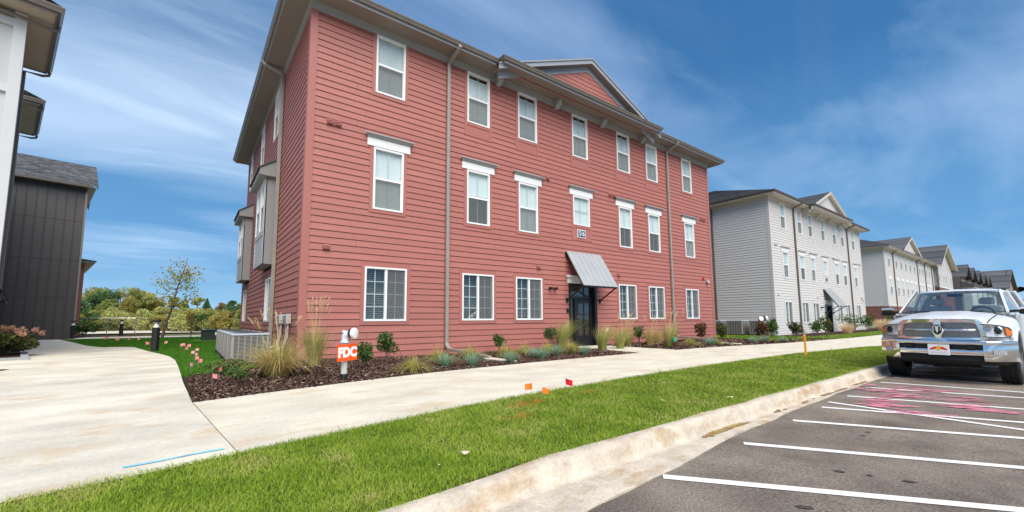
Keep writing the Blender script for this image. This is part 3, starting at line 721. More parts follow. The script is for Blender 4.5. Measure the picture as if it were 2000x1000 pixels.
def apartment(label, loc, style, group=None):
    L, D, H = 20.32, 14.4, 9.357
    red = style == 'red'
    T = thing("apartment_building", label, "building", loc, 0, group)
    side, trim = (M['red'], M['redtrim']) if red else (M['gray'], M['graytrim'])
    soff = M['soffit'] if red else M['cream']; fri = M['frieze'] if red else M['cream']
    fasc = M['fascia'] if red else M['cream']; gut = M['gutter'] if red else M['bronze']; dsm = M['downspout'] if red else M['bronze']
    zo = 0.13  # tables below are heights above the parking level of the near building
    C = [2.18, 5.245, 7.39, 10.16, 12.95, 15.09, 18.17]
    z3b, z3t, z2b, z2t, z1b, z1t = 7.718 - zo, 9.488 - zo, 4.297 - zo, 6.085 - zo, 1.171 - zo, 2.665 - zo
    w3, w1 = 0.888, 1.208
    core = MB()
    core.box(0.21, L - 0.21, 0.21, D - 0.21, -0.5, H + 0.25)
    core.build("wall_core", M['dark'], T)
    # --- openings (u0, u1, z0, z1) including trims
    tw = 0.10; F = []
    for i, c in enumerate(C):
        ap = 0.36 if 1 <= i <= 5 else 0.0
        F.append((c - w3 / 2 - tw, c + w3 / 2 + tw, z3b - tw - ap, 99))
        if i != 3:
            F.append((c - w3 / 2 - tw, c + w3 / 2 + tw, z2b - tw, z2t + 0.02)); F.append((c - w1 / 2 - tw, c + w1 / 2 + tw, z1b - tw, z1t + tw))
        else:
            F.append((c - 0.47 - tw, c + 0.47 + tw, 4.91 - zo - 0.62, 6.09 - zo + 0.02))
    F.append((9.36, 10.96, -1, 2.60 - zo + 0.02))
    S = [(4.55 - tw, 5.85 + tw, z1b - tw, z1t + tw), (12.1 - tw, 13.4 + tw, z1b - tw, z1t + tw),
         (4.75 - tw, 5.65 + tw, z3b - tw, 99), (8.3 - tw, 9.2 + tw, z3b - tw, 99), (12.3 - tw, 13.2 + tw, z3b - tw, 99),
         (4.38, 6.72, 3.06 - zo, 6.05 - zo), (11.3, 13.64, 3.06 - zo, 6.05 - zo)]
    e = 0.178; n = int(H / e) + 2
    ct = 0.155
    segs = []
    for k in range(-1, n):
        z0 = 9.407 - zo - (k + 1) * e; z1 = z0 + e
        if z0 > H: continue
        for (mp, u0, u1, holes) in ((front_map, ct, L - ct, F), (left_map, ct, D - ct, S)):
            hs = [(a, b) for a, b, c, d in holes if c < z0 + e * 0.6 and d > z0 + e * 0.4]
            hh = min(e, H - z0)
            for s_ in segments(u0, u1, hs): segs.append((mp, s_[0], s_[1], z0, hh))
    # --- gable pediment boards
    gc, ghw, gy, gz0 = 10.16, 4.25, 0.52, 9.54 - zo + 0.12
    apex = 11.20 - zo
    if red:
        ind = sorted(segs, key=lambda s_: -(s_[2] - s_[1]) * (1 if s_[0] is front_map else 0.28) / (6 + abs(s_[1]) * 0.5))[:286]
        rest = [s_ for s_ in segs if s_ not in set(ind)]
        for mp, u0, u1, z0, hh in ind:
            m = MB(); a = u0; nx = 3.66 * (0.25 + 0.75 * rng.random())
            while u1 - a > nx + 0.4:
                m.add(*board_mesh(mp, a, a + nx - 0.005, z0, hh)); a += nx; nx = 3.66
            m.add(*board_mesh(mp, a, u1, z0, hh)); m.build("siding_board", side, T)
    else: rest = segs
    m = MB()
    for mp, u0, u1, z0, hh in rest: m.add(*board_mesh(mp, u0, u1, z0, hh, ends=red))
    stuff(m.build("siding", side, T))
    k = 0
    ped = MB()
    while True:
        z0 = gz0 + k * e; k += 1
        hw0 = (apex - z0) / PITCH; hw1 = (apex - z0 - e) / PITCH
        if hw0 < 0.15: break
        hw1 = max(hw1, 0.02)
        vs = [(gc - hw0, -gy - 0.018, z0), (gc + hw0, -gy - 0.018, z0), (gc + hw1, -gy - 0.003, z0 + e + 0.01), (gc - hw1, -gy - 0.003, z0 + e + 0.01), (gc - hw0, -gy, z0), (gc + hw0, -gy, z0)]
        fs = [(0, 1, 2, 3), (0, 4, 5, 1)]
        if red: b_ = MB(); b_.add(vs, fs); b_.build("siding_board", side, T)
        else: ped.add(vs, fs)
    if not red: stuff(ped.build("pediment_siding", side, T))
    # other two walls, plain
    m = MB()
    for k in range(n):
        z0 = 9.407 - zo - (k + 1) * e
        m.add(*board_mesh(lambda u, o, z: (L + o, u, z), ct, D - ct, z0, min(e, max(H - z0, 0.02)), ends=False))
        m.add(*board_mesh(lambda u, o, z: (u, D + o, z), ct, L - ct, z0, min(e, max(H - z0, 0.02)), ends=False))
    stuff(m.build("rear_siding", side, T))
    # corner boards
    for (x, y, sx, sy) in ((0, 0, 1, 1), (L, 0, -1, 1), (0, D, 1, -1), (L, D, -1, -1)):
        m = MB(); a = 0.03
        m.box(*sorted((x - sx * a, x + sx * ct)), *sorted((y - sy * a, y + sy * 0.02)), -0.5, H)
        m.box(*sorted((x - sx * a, x + sx * 0.02)), *sorted((y + sy * 0.02, y + sy * ct)), -0.5, H)
        m.build("corner_board", trim, T)
    # frieze band
    path = [(0, 0), (L, 0), (L, D), (0, D)]
    m = MB(); zf = H
    m.sweep(path, [(0.0, zf - 0.0), (0.045, zf), (0.045, zf + 0.19), (0.06, zf + 0.195), (0.06, zf + 0.225), (0, zf + 0.225)], closed=True)
    m.build("frieze_board", fri, T)
    # eave: soffit, fascia, gutter following the bumped out gable section
    zs = zf + 0.22
    ov = 0.60; jog = 0.30; j0, j1 = 5.72, 14.55
    eave = [(-ov, -ov), (j0, -ov), (j0, -ov - jog), (j1, -ov - jog), (j1, -ov), (L + ov, -ov), (L + ov, D + ov), (-ov, D + ov)]
    m = MB()
    m.box(-ov, L + ov, -ov, 0, zs, zs + 0.02); m.box(j0, j1, -ov - jog, -ov, zs, zs + 0.02)
    m.box(-ov, 0, 0, D, zs, zs + 0.02); m.box(L, L + ov, 0, D, zs, zs + 0.02); m.box(-ov, L + ov, D, D + ov, zs, zs + 0.02)
    m.build("soffit", soff, T)
    m = MB(); m.sweep(eave, [(-0.02, zs + 0.0), (-0.02, zs - 0.012), (0.012, zs - 0.012), (0.012, zs + 0.14), (-0.02, zs + 0.14)], closed=True)
    m.build("fascia", fasc, T)
    m = MB()
    m.sweep(eave, [(0.014, zs + 0.06), (0.075, zs + 0.06), (0.085, zs + 0.075), (0.09, zs + 0.10), (0.115, zs + 0.135), (0.125, zs + 0.155), (0.128, zs + 0.175), (0.115, zs + 0.178), (0.112, zs + 0.16), (0.014, zs + 0.10)], closed=True)
    m.build("gutter", gut, T)
    # hip roof
    zr = zs + 0.15; o2 = ov + 0.06
    half = (D + 2 * o2) / 2; rh = half * PITCH
    m = MB()
    a, b, c, d = (-o2, -o2, zr), (L + o2, -o2, zr), (L + o2, D + o2, zr), (-o2, D + o2, zr)
    r0, r1 = (-o2 + half, D / 2, zr + rh), (L + o2 - half, D / 2, zr + rh)
    def rows_slope(p, q, r_, s_, nr):
        # shingle courses as overlapping strips on a sloped quad p,q (eave) r_,s_ (ridge)
        p, q, r_, s_ = map(Vector, (p, q, r_, s_)); nrm = (q - p).cross(s_ - p).normalized()
        if nrm.z < 0: nrm = -nrm
        for i in range(nr):
            t0, t1 = i / nr, min(1, (i + 1.12) / nr)
            e0, e1 = p.lerp(s_, t0) + nrm * 0.022, q.lerp(r_, t0) + nrm * 0.022; f0, f1 = p.lerp(s_, t1) + nrm * 0.002, q.lerp(r_, t1) + nrm * 0.002
            m.quad(e0, e1, f1, f0); m.quad(e0 - nrm * .03, e1 - nrm * .03, e1, e0)
    rows_slope(a, b, r1, r0, 44); rows_slope(c, d, r0, r1, 44)
    rows_slope(d, a, r0, r0, 44); rows_slope(b, c, r1, r1, 44)
    # gable roof of the pediment
    ov_y = 0.80; ga = apex + 0.42; gh = ghw + 0.35
    def gz(dx): return ga - PITCH * abs(dx)
    ge = gz(gh); yb = (ga - zr) / PITCH - o2
    for sx in (-1, 1):
        e_f, e_b = (gc + sx * gh, -ov_y, ge), (gc + sx * gh, max(-0.2, (ge - zr) / PITCH - o2), ge)
        rows_slope(e_f, e_b, (gc, yb, ga), (gc, -ov_y, ga), 22)
    stuff(m.build("shingles", M['shingle'], T))
    # pediment trim: frieze boards along the rakes, rake soffit and rake fascia
    m1, m2, m3 = MB(), MB(), MB()
    for sx in (-1, 1):
        def pt(dx, y, dz): return (gc + sx * dx, y, gz(dx) + dz)
        xo = (ga - 0.36 - gz0) / PITCH
        m1.add([pt(0, -gy - .03, -0.22), pt(gh - .15, -gy - .03, -0.22), pt(gh - .15, -gy - .03, -0.46), pt(0, -gy - .03, -0.46),
                pt(0, -gy + .05, -0.22), pt(gh - .15, -gy + .05, -0.22), pt(gh - .15, -gy + .05, -0.46), pt(0, -gy + .05, -0.46)],
               [(0, 1, 2, 3), (4, 7, 6, 5), (3, 2, 6, 7), (1, 5, 6, 2)])
        m2.add([pt(0, -ov_y, -0.21), pt(gh, -ov_y, -0.21), pt(gh, -gy + .06, -0.21), pt(0, -gy + .06, -0.21)], [(0, 1, 2, 3)])
        for (y0, y1, za, zb_) in ((-ov_y - 0.0, -ov_y + 0.03, -0.22, -0.06), (-ov_y - 0.035, -ov_y + 0.03, -0.06, -0.004)):
            m3.add([pt(0, y0, zb_), pt(gh, y0, zb_), pt(gh, y0, za), pt(0, y0, za), pt(0, y1, zb_), pt(gh, y1, zb_), pt(gh, y1, za), pt(0, y1, za)],
                   [(0, 1, 2, 3), (4, 7, 6, 5), (3, 2, 6, 7), (0, 4, 5, 1), (1, 5, 6, 2)])
    m1.build("pediment_frieze", M['fascia'] if red else M['graytrim'], T); m2.build("rake_soffit", soff, T); m3.build("rake_fascia", M['fascia'] if red else M['cream'], T)
    m = MB(); m.poly([(gc - gh + .2, -gy + .04, zs + .1), (gc + gh - .2, -gy + .04, zs + .1), (gc, -gy + .04, ga - .1)]); m.build("pediment_backing", M['dark'], T)
    # brackets under the eave
    for bx in (6.04, 8.83, 11.5, 14.3):
        m = MB()
        m.prism([(-0.02, zf - 0.12), (-0.10, zf - 0.12), (-0.16, zf - 0.06), (-0.30, zf + 0.06), (-0.33, zf + 0.12), (-0.33, zf + 0.215), (-0.02, zf + 0.215)], bx - 0.09, bx + 0.09, 'x')
        m.build("eave_bracket", M['frieze'] if red else M['cream'], T)
    # windows
    b3 = ['closed'] * 7 if not red else ['closed', 'third', 'third', 'third', 'third', 'closed', 'closed']
    b2 = ['closed', 'half', 'closed', 'closed', 'half', 'half', 'closed']
    b1 = ['open'] * 7
    for i, c in enumerate(C):
        window(T, c, z3b, w3, z3t - z3b - 0.004, 'dh', b3[i], trim_mat=trim, apron=0.36 if 1 <= i <= 5 else 0.0)
        if i == 3:
            window(T, c, 4.91 - zo, 0.94, 1.18, 'fx', 'closed', trim_mat=trim, apron=0.52, head=1 if red else 2)
        else:
            window(T, c, z2b, w3, z2t - z2b, 'dh', b2[i], trim_mat=trim, head=1 if red else 2)
            window(T, c, z1b, w1, z1t - z1b, 'sl', b1[i], trim_mat=trim)
    for yy in (5.2, 12.75): window(T, 0, z1b, 1.3, z1t - z1b, 'sl', 'open', rotz=-math.pi / 2, loc=(0, yy, (z1b + z1t) / 2), trim_mat=trim)
    for yy in (5.2, 8.75, 12.75): window(T, 0, z3b, 0.9, z3t - z3b - .004, 'dh', 'closed', rotz=-math.pi / 2, loc=(0, yy, (z3b + z3t) / 2), trim_mat=trim)
    # bays on the left wall
    for y0 in (4.40, 11.32):
        y1 = y0 + 2.3; zb0, zb1 = 3.08 - zo, 6.02 - zo; dp = 0.34
        m = MB()
        m.box(-dp, 0.02, y0, y0 + 0.04, zb0, zb1); m.box(-dp, 0.02, y1 - 0.04, y1, zb0, zb1)
        m.box(-dp, 0.02, y0 + .04, y1 - .04, zb0, zb0 + 0.05)
        bay = m.build("bay_window", M['baygray'] if red else M['graytrim'], T)
        m = MB(); m.box(-dp - .02, -dp + .03, y0 + 0.0, y0 + .16, zb0, zb1); m.box(-dp - .02, -dp + .03, y1 - .16, y1, zb0, zb1)
        m.box(-dp - .02, -dp + .03, y0 + .16, y1 - .16, zb0, zb0 + .12); m.box(-dp - .02, -dp + .03, y0 + .16, y1 - .16, zb0 + 1.0, zb0 + 1.14)
        m.box(-dp - .02, -dp + .03, (y0 + y1) / 2 - .07, (y0 + y1) / 2 + .07, zb0 + 1.14, zb1)
        m.build("bay_frame", M['baypanel'] if red else M['whitepaint'], bay)
        m = MB(); m.box(-dp, -dp + .02, y0 + .16, y1 - .16, zb0 + .12, zb0 + 1.0); m.build("bay_panel", M['baypanel'] if red else M['whitepaint'], bay)
        ww = (y1 - y0 - .46) / 2
        for yy in (y0 + .16 + ww / 2, y1 - .16 - ww / 2):
            window(T, 0, 0, ww, zb1 - zb0 - 1.16, 'dh', 'closed', rotz=-math.pi / 2, loc=(-dp + .02, yy, zb0 + 1.15 + (zb1 - zb0 - 1.16) / 2))
        m = MB()
        m.prism([(0.0, zb1 + .62), (-dp - .22, zb1 + .22), (-dp - .22, zb1 + .02), (-dp - .0, zb1 - .0), (0.0, zb1 + 0.0)], y0 - .16, y1 + .16, 'y')
        m.build("bay_cornice", M['baygray'] if red else M['whitepaint'], bay)
        m = MB()
        m.prism([(0.0, zb1 + .67), (-dp - .27, zb1 + .25), (-dp - .27, zb1 + .21), (0.0, zb1 + .62)], y0 - .20, y1 + .20, 'y')
        m.build("bay_roof", M['shingle'], bay)
        m = MB(); m.box(-0.02, 0.15, y0 + .02, y1 - .02, zb0, zb1); m.build("bay_backing", M['dark'], bay)
    # downspouts
    def spout(pts, w, d): 
        m = MB()
        for a, b in zip(pts[:-1], pts[1:]): m.bar(a, b, w, d)
        return m
    for x in (4.07, 16.33):
        m = spout([(x + .06, -ov - .07, zs + .07), (x + .06, -ov - .07, zs - .02), (x, -.085, zf - 0.02), (x, -.085, 0.32)], 0.105, 0.085)
        for zz in (1.2, 4.5, 7.6): m.box(x - .075, x + .075, -.05, -.02, zz, zz + .03)
        d_ = m.build("downspout", dsm, T, bevel=0.012)
        if red:
            xe, ye = (4.05, -3.35) if x < 10 else (16.0, -3.2)
            m = spout([(x, -.085, 0.36), (x, -.16, 0.24), (x, -.30, 0.19), ((x + xe) / 2, -1.8, 0.13), (xe, ye + .9, 0.09)], 0.11, 0.085)
            m.build("drain_leader", M['downspout'], d_, bevel=0.012)
            m = MB(); m.box(xe - .14, xe + .14, ye - .05, ye + 1.0, g(xe, ye) - zo - .03, g(xe, ye) - zo + .045); m.build("splash_block", M['walk'], d_, bevel=0.01)
    m = spout([(-ov - .07, 3.9, zs + .07), (-ov - .07, 3.9, zs - .02), (-.085, 3.82, zf - .02), (-.085, 3.82, -.2)], 0.105, 0.085)
    m.build("downspout", dsm, T, bevel=0.012)
    # entrance
    D0, D1, DT = 9.37, 10.95, 2.57 - zo
    m = MB()
    m.box(D0, D0 + .10, -.035, .2, 0, DT); m.box(D1 - .13, D1, -.035, .2, 0, DT); m.box(D0 + .10, D1 - .13, -.03, .2, DT - .12, DT)
    m.box(D0 + .10, D1 - .13, .10, .19, DT - .60, DT - .50); m.box(D0 + .40, D0 + .50, .08, .19, 0, DT - .60); m.box(D0 + .10, D0 + .16, .10, .19, 0, DT - .6)
    ent = m.build("entrance_frame", M['black'], T, bevel=0.006)
    m = MB(); lx0, lx1 = D0 + .50, D1 - .15
    for a in ((lx0, lx0 + .13, 0.02, DT - .61), (lx1 - .13, lx1, 0.02, DT - .61), (lx0 + .13, lx1 - .13, 0.02, .42), (lx0 + .13, lx1 - .13, DT - .76, DT - .61)):
        m.box(a[0], a[1], .11, .16, a[2], a[3])
    xm = (lx0 + lx1) / 2; m.box(xm - .014, xm + .014, .115, .155, .42, DT - .76)
    for k in (1, 2): zz = .42 + (DT - 1.18) * k / 3; m.box(lx0 + .13, lx1 - .13, .117, .153, zz - .014, zz + .014)
    door = m.build("door", M['black'], T, bevel=0.004)
    m = MB(); m.quad((lx0 + .13, .135, .42), (lx1 - .13, .135, .42), (lx1 - .13, .135, DT - .76), (lx0 + .13, .135, DT - .76)); m.build("pane", M['glass'], door)
    m = MB(); m.tube([(lx0 + .065, .11, .98), (lx0 + .065, .06, .98), (lx0 + .18, .06, .98)], 0.013, 8); m.lathe([(0.001, .085), (.028, .085), (.028, .11)], 12, (lx0 + .065, 0, 1.16), 'y'); m.build("door_handle", M['satin'], door)
    m = MB(); m.quad((D0 + .16, .14, .1), (D0 + .40, .14, .1), (D0 + .40, .14, DT - .62), (D0 + .16, .14, DT - .62))
    m.quad((D0 + .16, .14, DT - .50), (D1 - .13, .14, DT - .50), (D1 - .13, .14, DT - .12), (D0 + .16, .14, DT - .12)); m.build("sidelight_pane", M['glass'], ent)
    m = MB(); m.box(xm - .015, xm + .015, .12, .16, DT - .5, DT - .12); m.build("transom_bar", M['black'], ent)
    m = MB(); m.box(D0 - .08, D1 + .08, -.05, .05, DT + .0, DT + .22); m.box(D0 - .13, D1 + .13, -.12, .03, DT + .22, DT + .30); m.build("entrance_head", M['whitepaint'], T, bevel=0.01)
    # awning: standing seam panels on a steel frame
    A0, A1 = 9.22, 11.14; yb_, zb_, yf, zfz = -.06, 3.79 - zo, -.92, 2.42 - zo
    P = Vector((0, yb_, zb_)); Q = Vector((0, yf, zfz)); dn = (Q - P).cross(Vector((1, 0, 0))).normalized()
    if dn.z < 0: dn = -dn
    m = MB(); m.add([(A0, *P.yz), (A1, *P.yz), (A1, *Q.yz), (A0, *Q.yz)], [(0, 1, 2, 3)])
    aw = m.build("awning", M['steel'] if red else M['steel'], T)
    sol = aw.modifiers.new("solid", 'SOLIDIFY'); sol.thickness = 0.02
    for k in range(8):
        x = A0 + (A1 - A0) * k / 7; m = MB()
        a = P + dn * .02; b = Q + dn * .02
        m.bar((x, *a.yz), (x, *b.yz), .016, .035, up=dn); m.build("standing_seam", M['steel'], aw)
    m = MB()
    for x in (A0 + .03, A1 - .03):
        m.bar((x, -.03, zb_ - .03), (x, yf + .02, zfz - .02), .04, .05); m.bar((x, yf + .05, zfz - .02), (x, -.05, 1.92 - zo), .045, .045)
        m.box(x - .05, x + .05, -.055, -.015, 1.82 - zo, 2.0 - zo); m.box(x - .05, x + .05, -.055, -.015, zb_ - .2, zb_ - .03)
    m.bar((A0, yf + .02, zfz - .02), (A1, yf + .02, zfz - .02), .03, .045); m.build("awning_bracket", M['black'], aw)
    # number plate
    m = MB(); m.box(9.90, 10.36, -.045, -.02, 4.41 - zo, 4.73 - zo, 0); m.box(9.925, 10.335, -.05, -.045, 4.435 - zo, 4.705 - zo, 1)
    sg = m.build("number_plate", [M['signwhite'], M['navy']], T)
    if red: text_mesh("lettering", "516", 0.27, M['signwhite'], sg, (10.13, -.053, 4.57 - zo), (R(90), 0, 0), 0.002, 0.002, 0.80)
    # wall fittings
    def vent(x, z, w=.19, h=.15):
        m = MB(); m.box(x, x + w, -.04, -.005, z, z + h)
        m.prism([(-.04, z + h * .95), (-.075, z + h * .55), (-.075, z + .02), (-.04, z + .02)], x + .02, x + w - .02, 'x'); 
        for k in range(3): m.box(x + .015, x + w - .015, -.085, -.06, z + .03 + k * .035, z + .042 + k * .035)
        m.build("exhaust_vent", trim, T)
    vs_ = [(0.45, 6.40), (0.65, 6.40), (0.47, 3.02), (7.74, 3.0), (12.26, 2.98), (11.85, 6.42), (12.10, 6.42), (19.3, 6.40), (19.6, 6.40), (8.0, 6.42), (8.25, 6.42)]
    for x, z in vs_: vent(x, z - zo)
    m = MB(); m.lathe([(0.001, -.09), (.055, -.085), (.075, -.05), (.075, -.02)], 14, (19.3, 0, 3.27 - zo), 'y'); m.build("alarm_bell", mat("alarm_red", (0.45, 0.02, 0.015), 0.35), T)
    m = MB(); m.box(19.60, 19.76, -.12, -.02, 3.10 - zo, 3.20 - zo); m.tube([(19.64, -.1, 3.12 - zo), (19.62, -.2, 3.02 - zo)], .05, 10); m.build("flood_light", M['meter'], T)
    m = MB(); m.lathe([(0.001, -.02), (.05, -.03), (.05, -.16), (.03, -.17)], 12, (8.36, 0, 2.33 - zo), 'y'); m.tube([(8.36, -.13, 2.33 - zo), (8.62, -.13, 2.33 - zo)], .02, 8); m.lathe([(0.001, -.02), (.045, -.03), (.045, -.17), (.03, -.18)], 12, (8.62, 0, 2.33 - zo), 'y')
    m.build("emergency_light", M['black'], T)
    m = MB(); m.box(11.46, 11.60, -.05, -.02, .66 - zo, .80 - zo); m.build("outlet_cover", M['vinyl'], T)
    m = MB(); m.box(9.22, 9.34, -.06, -.02, 1.45 - zo, 1.60 - zo); m.build("intercom", M['black'], T)
    return T

LBL = dict(red="three storey red lap siding apartment block with number 516 above its awning",
           gray="three storey pale gray apartment block just beyond the red one")
red_b = apartment(LBL['red'], (0, 0, 0.13), 'red', "apartment blocks along the street")
gray_b = apartment(LBL['gray'], (28.25, 0.0, -0.24), 'gray', "apartment blocks along the street")

# ------------------------------------------------------------------ street beyond: third block, gabled brick block, dark townhouses
def far_window(parent, x, z, w, h, y=-0.02):
    m = MB(); b = .05
    for a in ((x - w / 2, x - w / 2 + b, z, z + h), (x + w / 2 - b, x + w / 2, z, z + h), (x - w / 2 + b, x + w / 2 - b, z, z + b), (x - w / 2 + b, x + w / 2 - b, z + h - b, z + h), (x - w / 2 + b, x + w / 2 - b, z + h / 2 - .03, z + h / 2 + .03)):
        m.box(a[0], a[1], y - .04, y + .05, a[2], a[3])
    f = m.build("window", M['vinyl'], parent)
    m = MB(); m.box(x - w / 2 + b, x + w / 2 - b, y + .01, y + .03, z + h / 2 + .03, z + h - b, 0); m.box(x - w / 2 + b, x + w / 2 - b, y + .012, y + .03, z + b, z + h / 2 - .03, 1)
    m.build("pane", [mat("blind_behind_glass", (0.50, 0.56, 0.57), 0.2, spec=0.6), mat("dark_pane", (0.06, 0.065, 0.065), 0.15, spec=0.6)], f)
def lap_wall(mb, mp, u0, u1, z0, z1, e=0.178, holes=()):
    k = 0
    while z0 + k * e < z1 - .02:
        z = z0 + k * e
        hs = [(a, b) for a, b, c, d in holes if c < z + e * .5 < d]
        for s_ in segments(u0, u1, hs): mb.add(*board_mesh(mp, s_[0], s_[1], z, min(e, z1 - z), ends=False))
        k += 1
def gable_roof(parent, x0, x1, y0, y1, ze, pitch, axis, ov=0.5, material=None, rake=None):
    """roof with its ridge along axis; rows of shingle courses"""
    m = MB(); material = material or M['shingle']
    def slope(p, q, r_, s_, nr=26):
        p, q, r_, s_ = map(Vector, (p, q, r_, s_)); nrm = (q - p).cross(s_ - p).normalized()
        if nrm.z < 0: nrm = -nrm
        for i in range(nr):
            t0, t1 = i / nr, min(1, (i + 1.1) / nr)
            e0, e1 = p.lerp(s_, t0) + nrm * .025, q.lerp(r_, t0) + nrm * .025; f0, f1 = p.lerp(s_, t1) + nrm * .004, q.lerp(r_, t1) + nrm * .004
            m.quad(e0, e1, f1, f0); m.quad(e0 - nrm * .04, e1 - nrm * .04, e1, e0)
    if axis == 'y':
        xc = (x0 + x1) / 2; h = ((x1 - x0) / 2 + ov) * pitch
        slope((x0 - ov, y0 - ov, ze), (x0 - ov, y1 + ov, ze), (xc, y1 + ov, ze + h), (xc, y0 - ov, ze + h)); slope((x1 + ov, y0 - ov, ze), (x1 + ov, y1 + ov, ze), (xc, y1 + ov, ze + h), (xc, y0 - ov, ze + h))
        tr = MB()
        for sx, xe in ((-1, x0 - ov), (1, x1 + ov)):
            tr.add([(xe, y0 - ov - .02, ze), (xc, y0 - ov - .02, ze + h), (xc, y0 - ov - .02, ze + h - .24), (xe, y0 - ov - .02, ze - .24), (xe, y0 - ov + .03, ze), (xc, y0 - ov + .03, ze + h), (xc, y0 - ov + .03, ze + h - .24), (xe, y0 - ov + .03, ze - .24)],
                   [(0, 1, 2, 3), (4, 7, 6, 5), (2, 6, 7, 3), (0, 3, 7, 4)])
            tr.quad((xe, y0 - ov, ze - .2), (xc, y0 - ov, ze + h - .2), (xc, y0 + .1, ze + h - .2), (xe, y0 + .1, ze - .2))
            tr.quad((xe, y0 - ov, ze - .2), (xe, y1 + ov, ze - .2), (xe, y1 + ov, ze), (xe, y0 - ov, ze))
            tr.quad((xe, y0 - ov, ze - .2), (xe, y1 + ov, ze - .2), (x0 if sx < 0 else x1, y1 + ov, ze - .2), (x0 if sx < 0 else x1, y0 - ov, ze - .2))
    else:
        yc = (y0 + y1) / 2; h = ((y1 - y0) / 2 + ov) * pitch
        slope((x0 - ov, y0 - ov, ze), (x1 + ov, y0 - ov, ze), (x1 + ov, yc, ze + h), (x0 - ov, yc, ze + h)); slope((x0 - ov, y1 + ov, ze), (x1 + ov, y1 + ov, ze), (x1 + ov, yc, ze + h), (x0 - ov, yc, ze + h))
        tr = MB()
        tr.box(x0 - ov, x1 + ov, y0 - ov - .01, y0 - ov + .03, ze - .2, ze); tr.box(x0 - ov, x1 + ov, y0 - ov + .03, y0, ze - .2, ze - .18)
        tr.box(x0 - ov, x1 + ov, y1 + ov - .03, y1 + ov, ze - .2, ze)
    stuff(m.build("shingles", material, parent))
    tr.build("roof_trim", rake or M['cream'], parent)
    return h

# third block: lap siding over a brick base
g3 = thing("apartment_building", "third apartment block from the left, gray siding over a brick base, behind the truck mirror", "building", (62.7, 1.05, -0.27), 0, "apartment blocks along the street")
m = MB(); m.box(0.2, 29.8, 0.2, 14, -.5, 9.5); m.build("wall_core", M['dark'], g3)
cx3 = [2.0, 5.6, 8.2, 10.8, 13.4, 16.0, 19.4, 21.6, 24.4, 26.6]
hol = []
for c in cx3: hol += [(c - .45, c + .45, 7.55, 9.4), (c - .45, c + .45, 4.2, 6.0)]
m = MB(); lap_wall(m, front_map, .15, 30, 2.9, 9.36, holes=hol); lap_wall(m, left_map, .15, 14, 2.9, 9.36); stuff(m.build("siding", M['gray'], g3))
for c in cx3:
    far_window(g3, c, 7.57, .86, 1.8); far_window(g3, c, 4.22, .86, 1.76)
    m = MB(); m.box(c - .62, c + .62, -.06, 0, 6.0, 6.28); m.build("head_casing", M['whitepaint'], g3)
m = MB(); m.box(-.03, .15, -.03, .02, 2.9, 9.36); m.box(-.03, .02, .02, .15, 2.9, 9.36); m.build("corner_board", M['graytrim'], g3)
m = MB(); m.box(-.03, 30, -.06, 0.19, 2.72, 2.9); m.box(-.06, 0.19, 0.19, 14, 2.72, 2.9); m.build("belt_course", M['graytrim'], g3)
def brick_wall(mb, mp, u0, u1, z0, z1):
    r = 0
    while z0 + r * .22 < z1 - .05:
        u = u0 - (.3 if r % 2 else 0)
        while u < u1:
            a, b = max(u, u0), min(u + .57, u1)
            if b - a > .05: mb.add([mp(a, .02, z0 + r * .22), mp(b, .02, z0 + r * .22), mp(b, .02, z0 + r * .22 + .19), mp(a, .02, z0 + r * .22 + .19)], [(0, 1, 2, 3)])
            u += .6
        r += 1
m = MB(); brick_wall(m, left_map, 0.02, 14, 0.55, 2.72); brick_wall(m, front_map, 0.02, 30, .55, 2.72); stuff(m.build("bricks", M['brick'], g3))
m = MB(); m.box(0.0, 30, 0.0, .2, 0.5, 2.72); m.box(0.0, .2, 0.2, 14, 0.5, 2.72); m.build("mortar_bed", M['mortar'], g3)
m = MB(); m.box(-.03, 30, -.03, .2, -.5, .55); m.box(-.03, .2, .2, 14, -.5, .55); m.build("base_course", M['graytrim'], g3)
m = MB(); m.box(-.6, 30.2, -.6, 14, 9.58, 9.62); m.build("soffit", M['cream'], g3)
m = MB(); m.sweep([(-.6, 15), (-.6, -.6), (30.2, -.6)], [(0, 9.56), (0, 9.72), (.1, 9.74), (.12, 9.86), (0, 9.86)]); m.build("gutter", M['cream'], g3)
m = MB(); m.sweep([(-.6, 15), (-.6, -.6), (30.2, -.6)], [(.125, 9.78), (.125, 9.88), (0, 9.9)]); m.build("drip_edge", M['bronze'], g3)
m = MB(); m.sweep([(0, 14), (0, 0), (30, 0)], [(0.03, 9.36), (0.03, 9.58)]); m.build("frieze_board", M['cream'], g3)
m = MB()
zr3 = 9.88; hr = 7.8 * PITCH
for k in range(36):
    t0, t1 = k / 36, min(1, (k + 1.1) / 36)
    for (p, q, r_, s_) in (((-.7, -.7), (30.3, -.7), (30.3, 7.1), (7.1, 7.1)), ((-.7, 14.9), (-.7, -.7), (7.1, 7.1), (7.1, 7.1)), ((30.3, 14.9), (-.7, 14.9), (7.1, 7.1), (30.3, 7.1))):
        L4 = lambda a, b, t: Vector((a[0] + (b[0] - a[0]) * t, a[1] + (b[1] - a[1]) * t, zr3 + hr * t))
        m.quad(L4(p, s_, t0) + Vector((0, 0, .03)), L4(q, r_, t0) + Vector((0, 0, .03)), L4(q, r_, t1), L4(p, s_, t1))
stuff(m.build("shingles", M['shingle'], g3))
gx = thing("apartment_gable", "", "") if False else None
m = MB(); ga3, gc3 = 12.05, 11.2
for sx in (-1, 1):
    for k in range(18):
        t0, t1 = k / 18, min(1, (k + 1.1) / 18)
        q = lambda t, y: (gc3 + sx * 5.2 * (1 - t), y, ga3 - 5.2 * PITCH * (1 - t) + .02)
        m.quad(q(t0, -.85), q(t0, 6.5), q(t1, 6.5), q(t1, -.85))
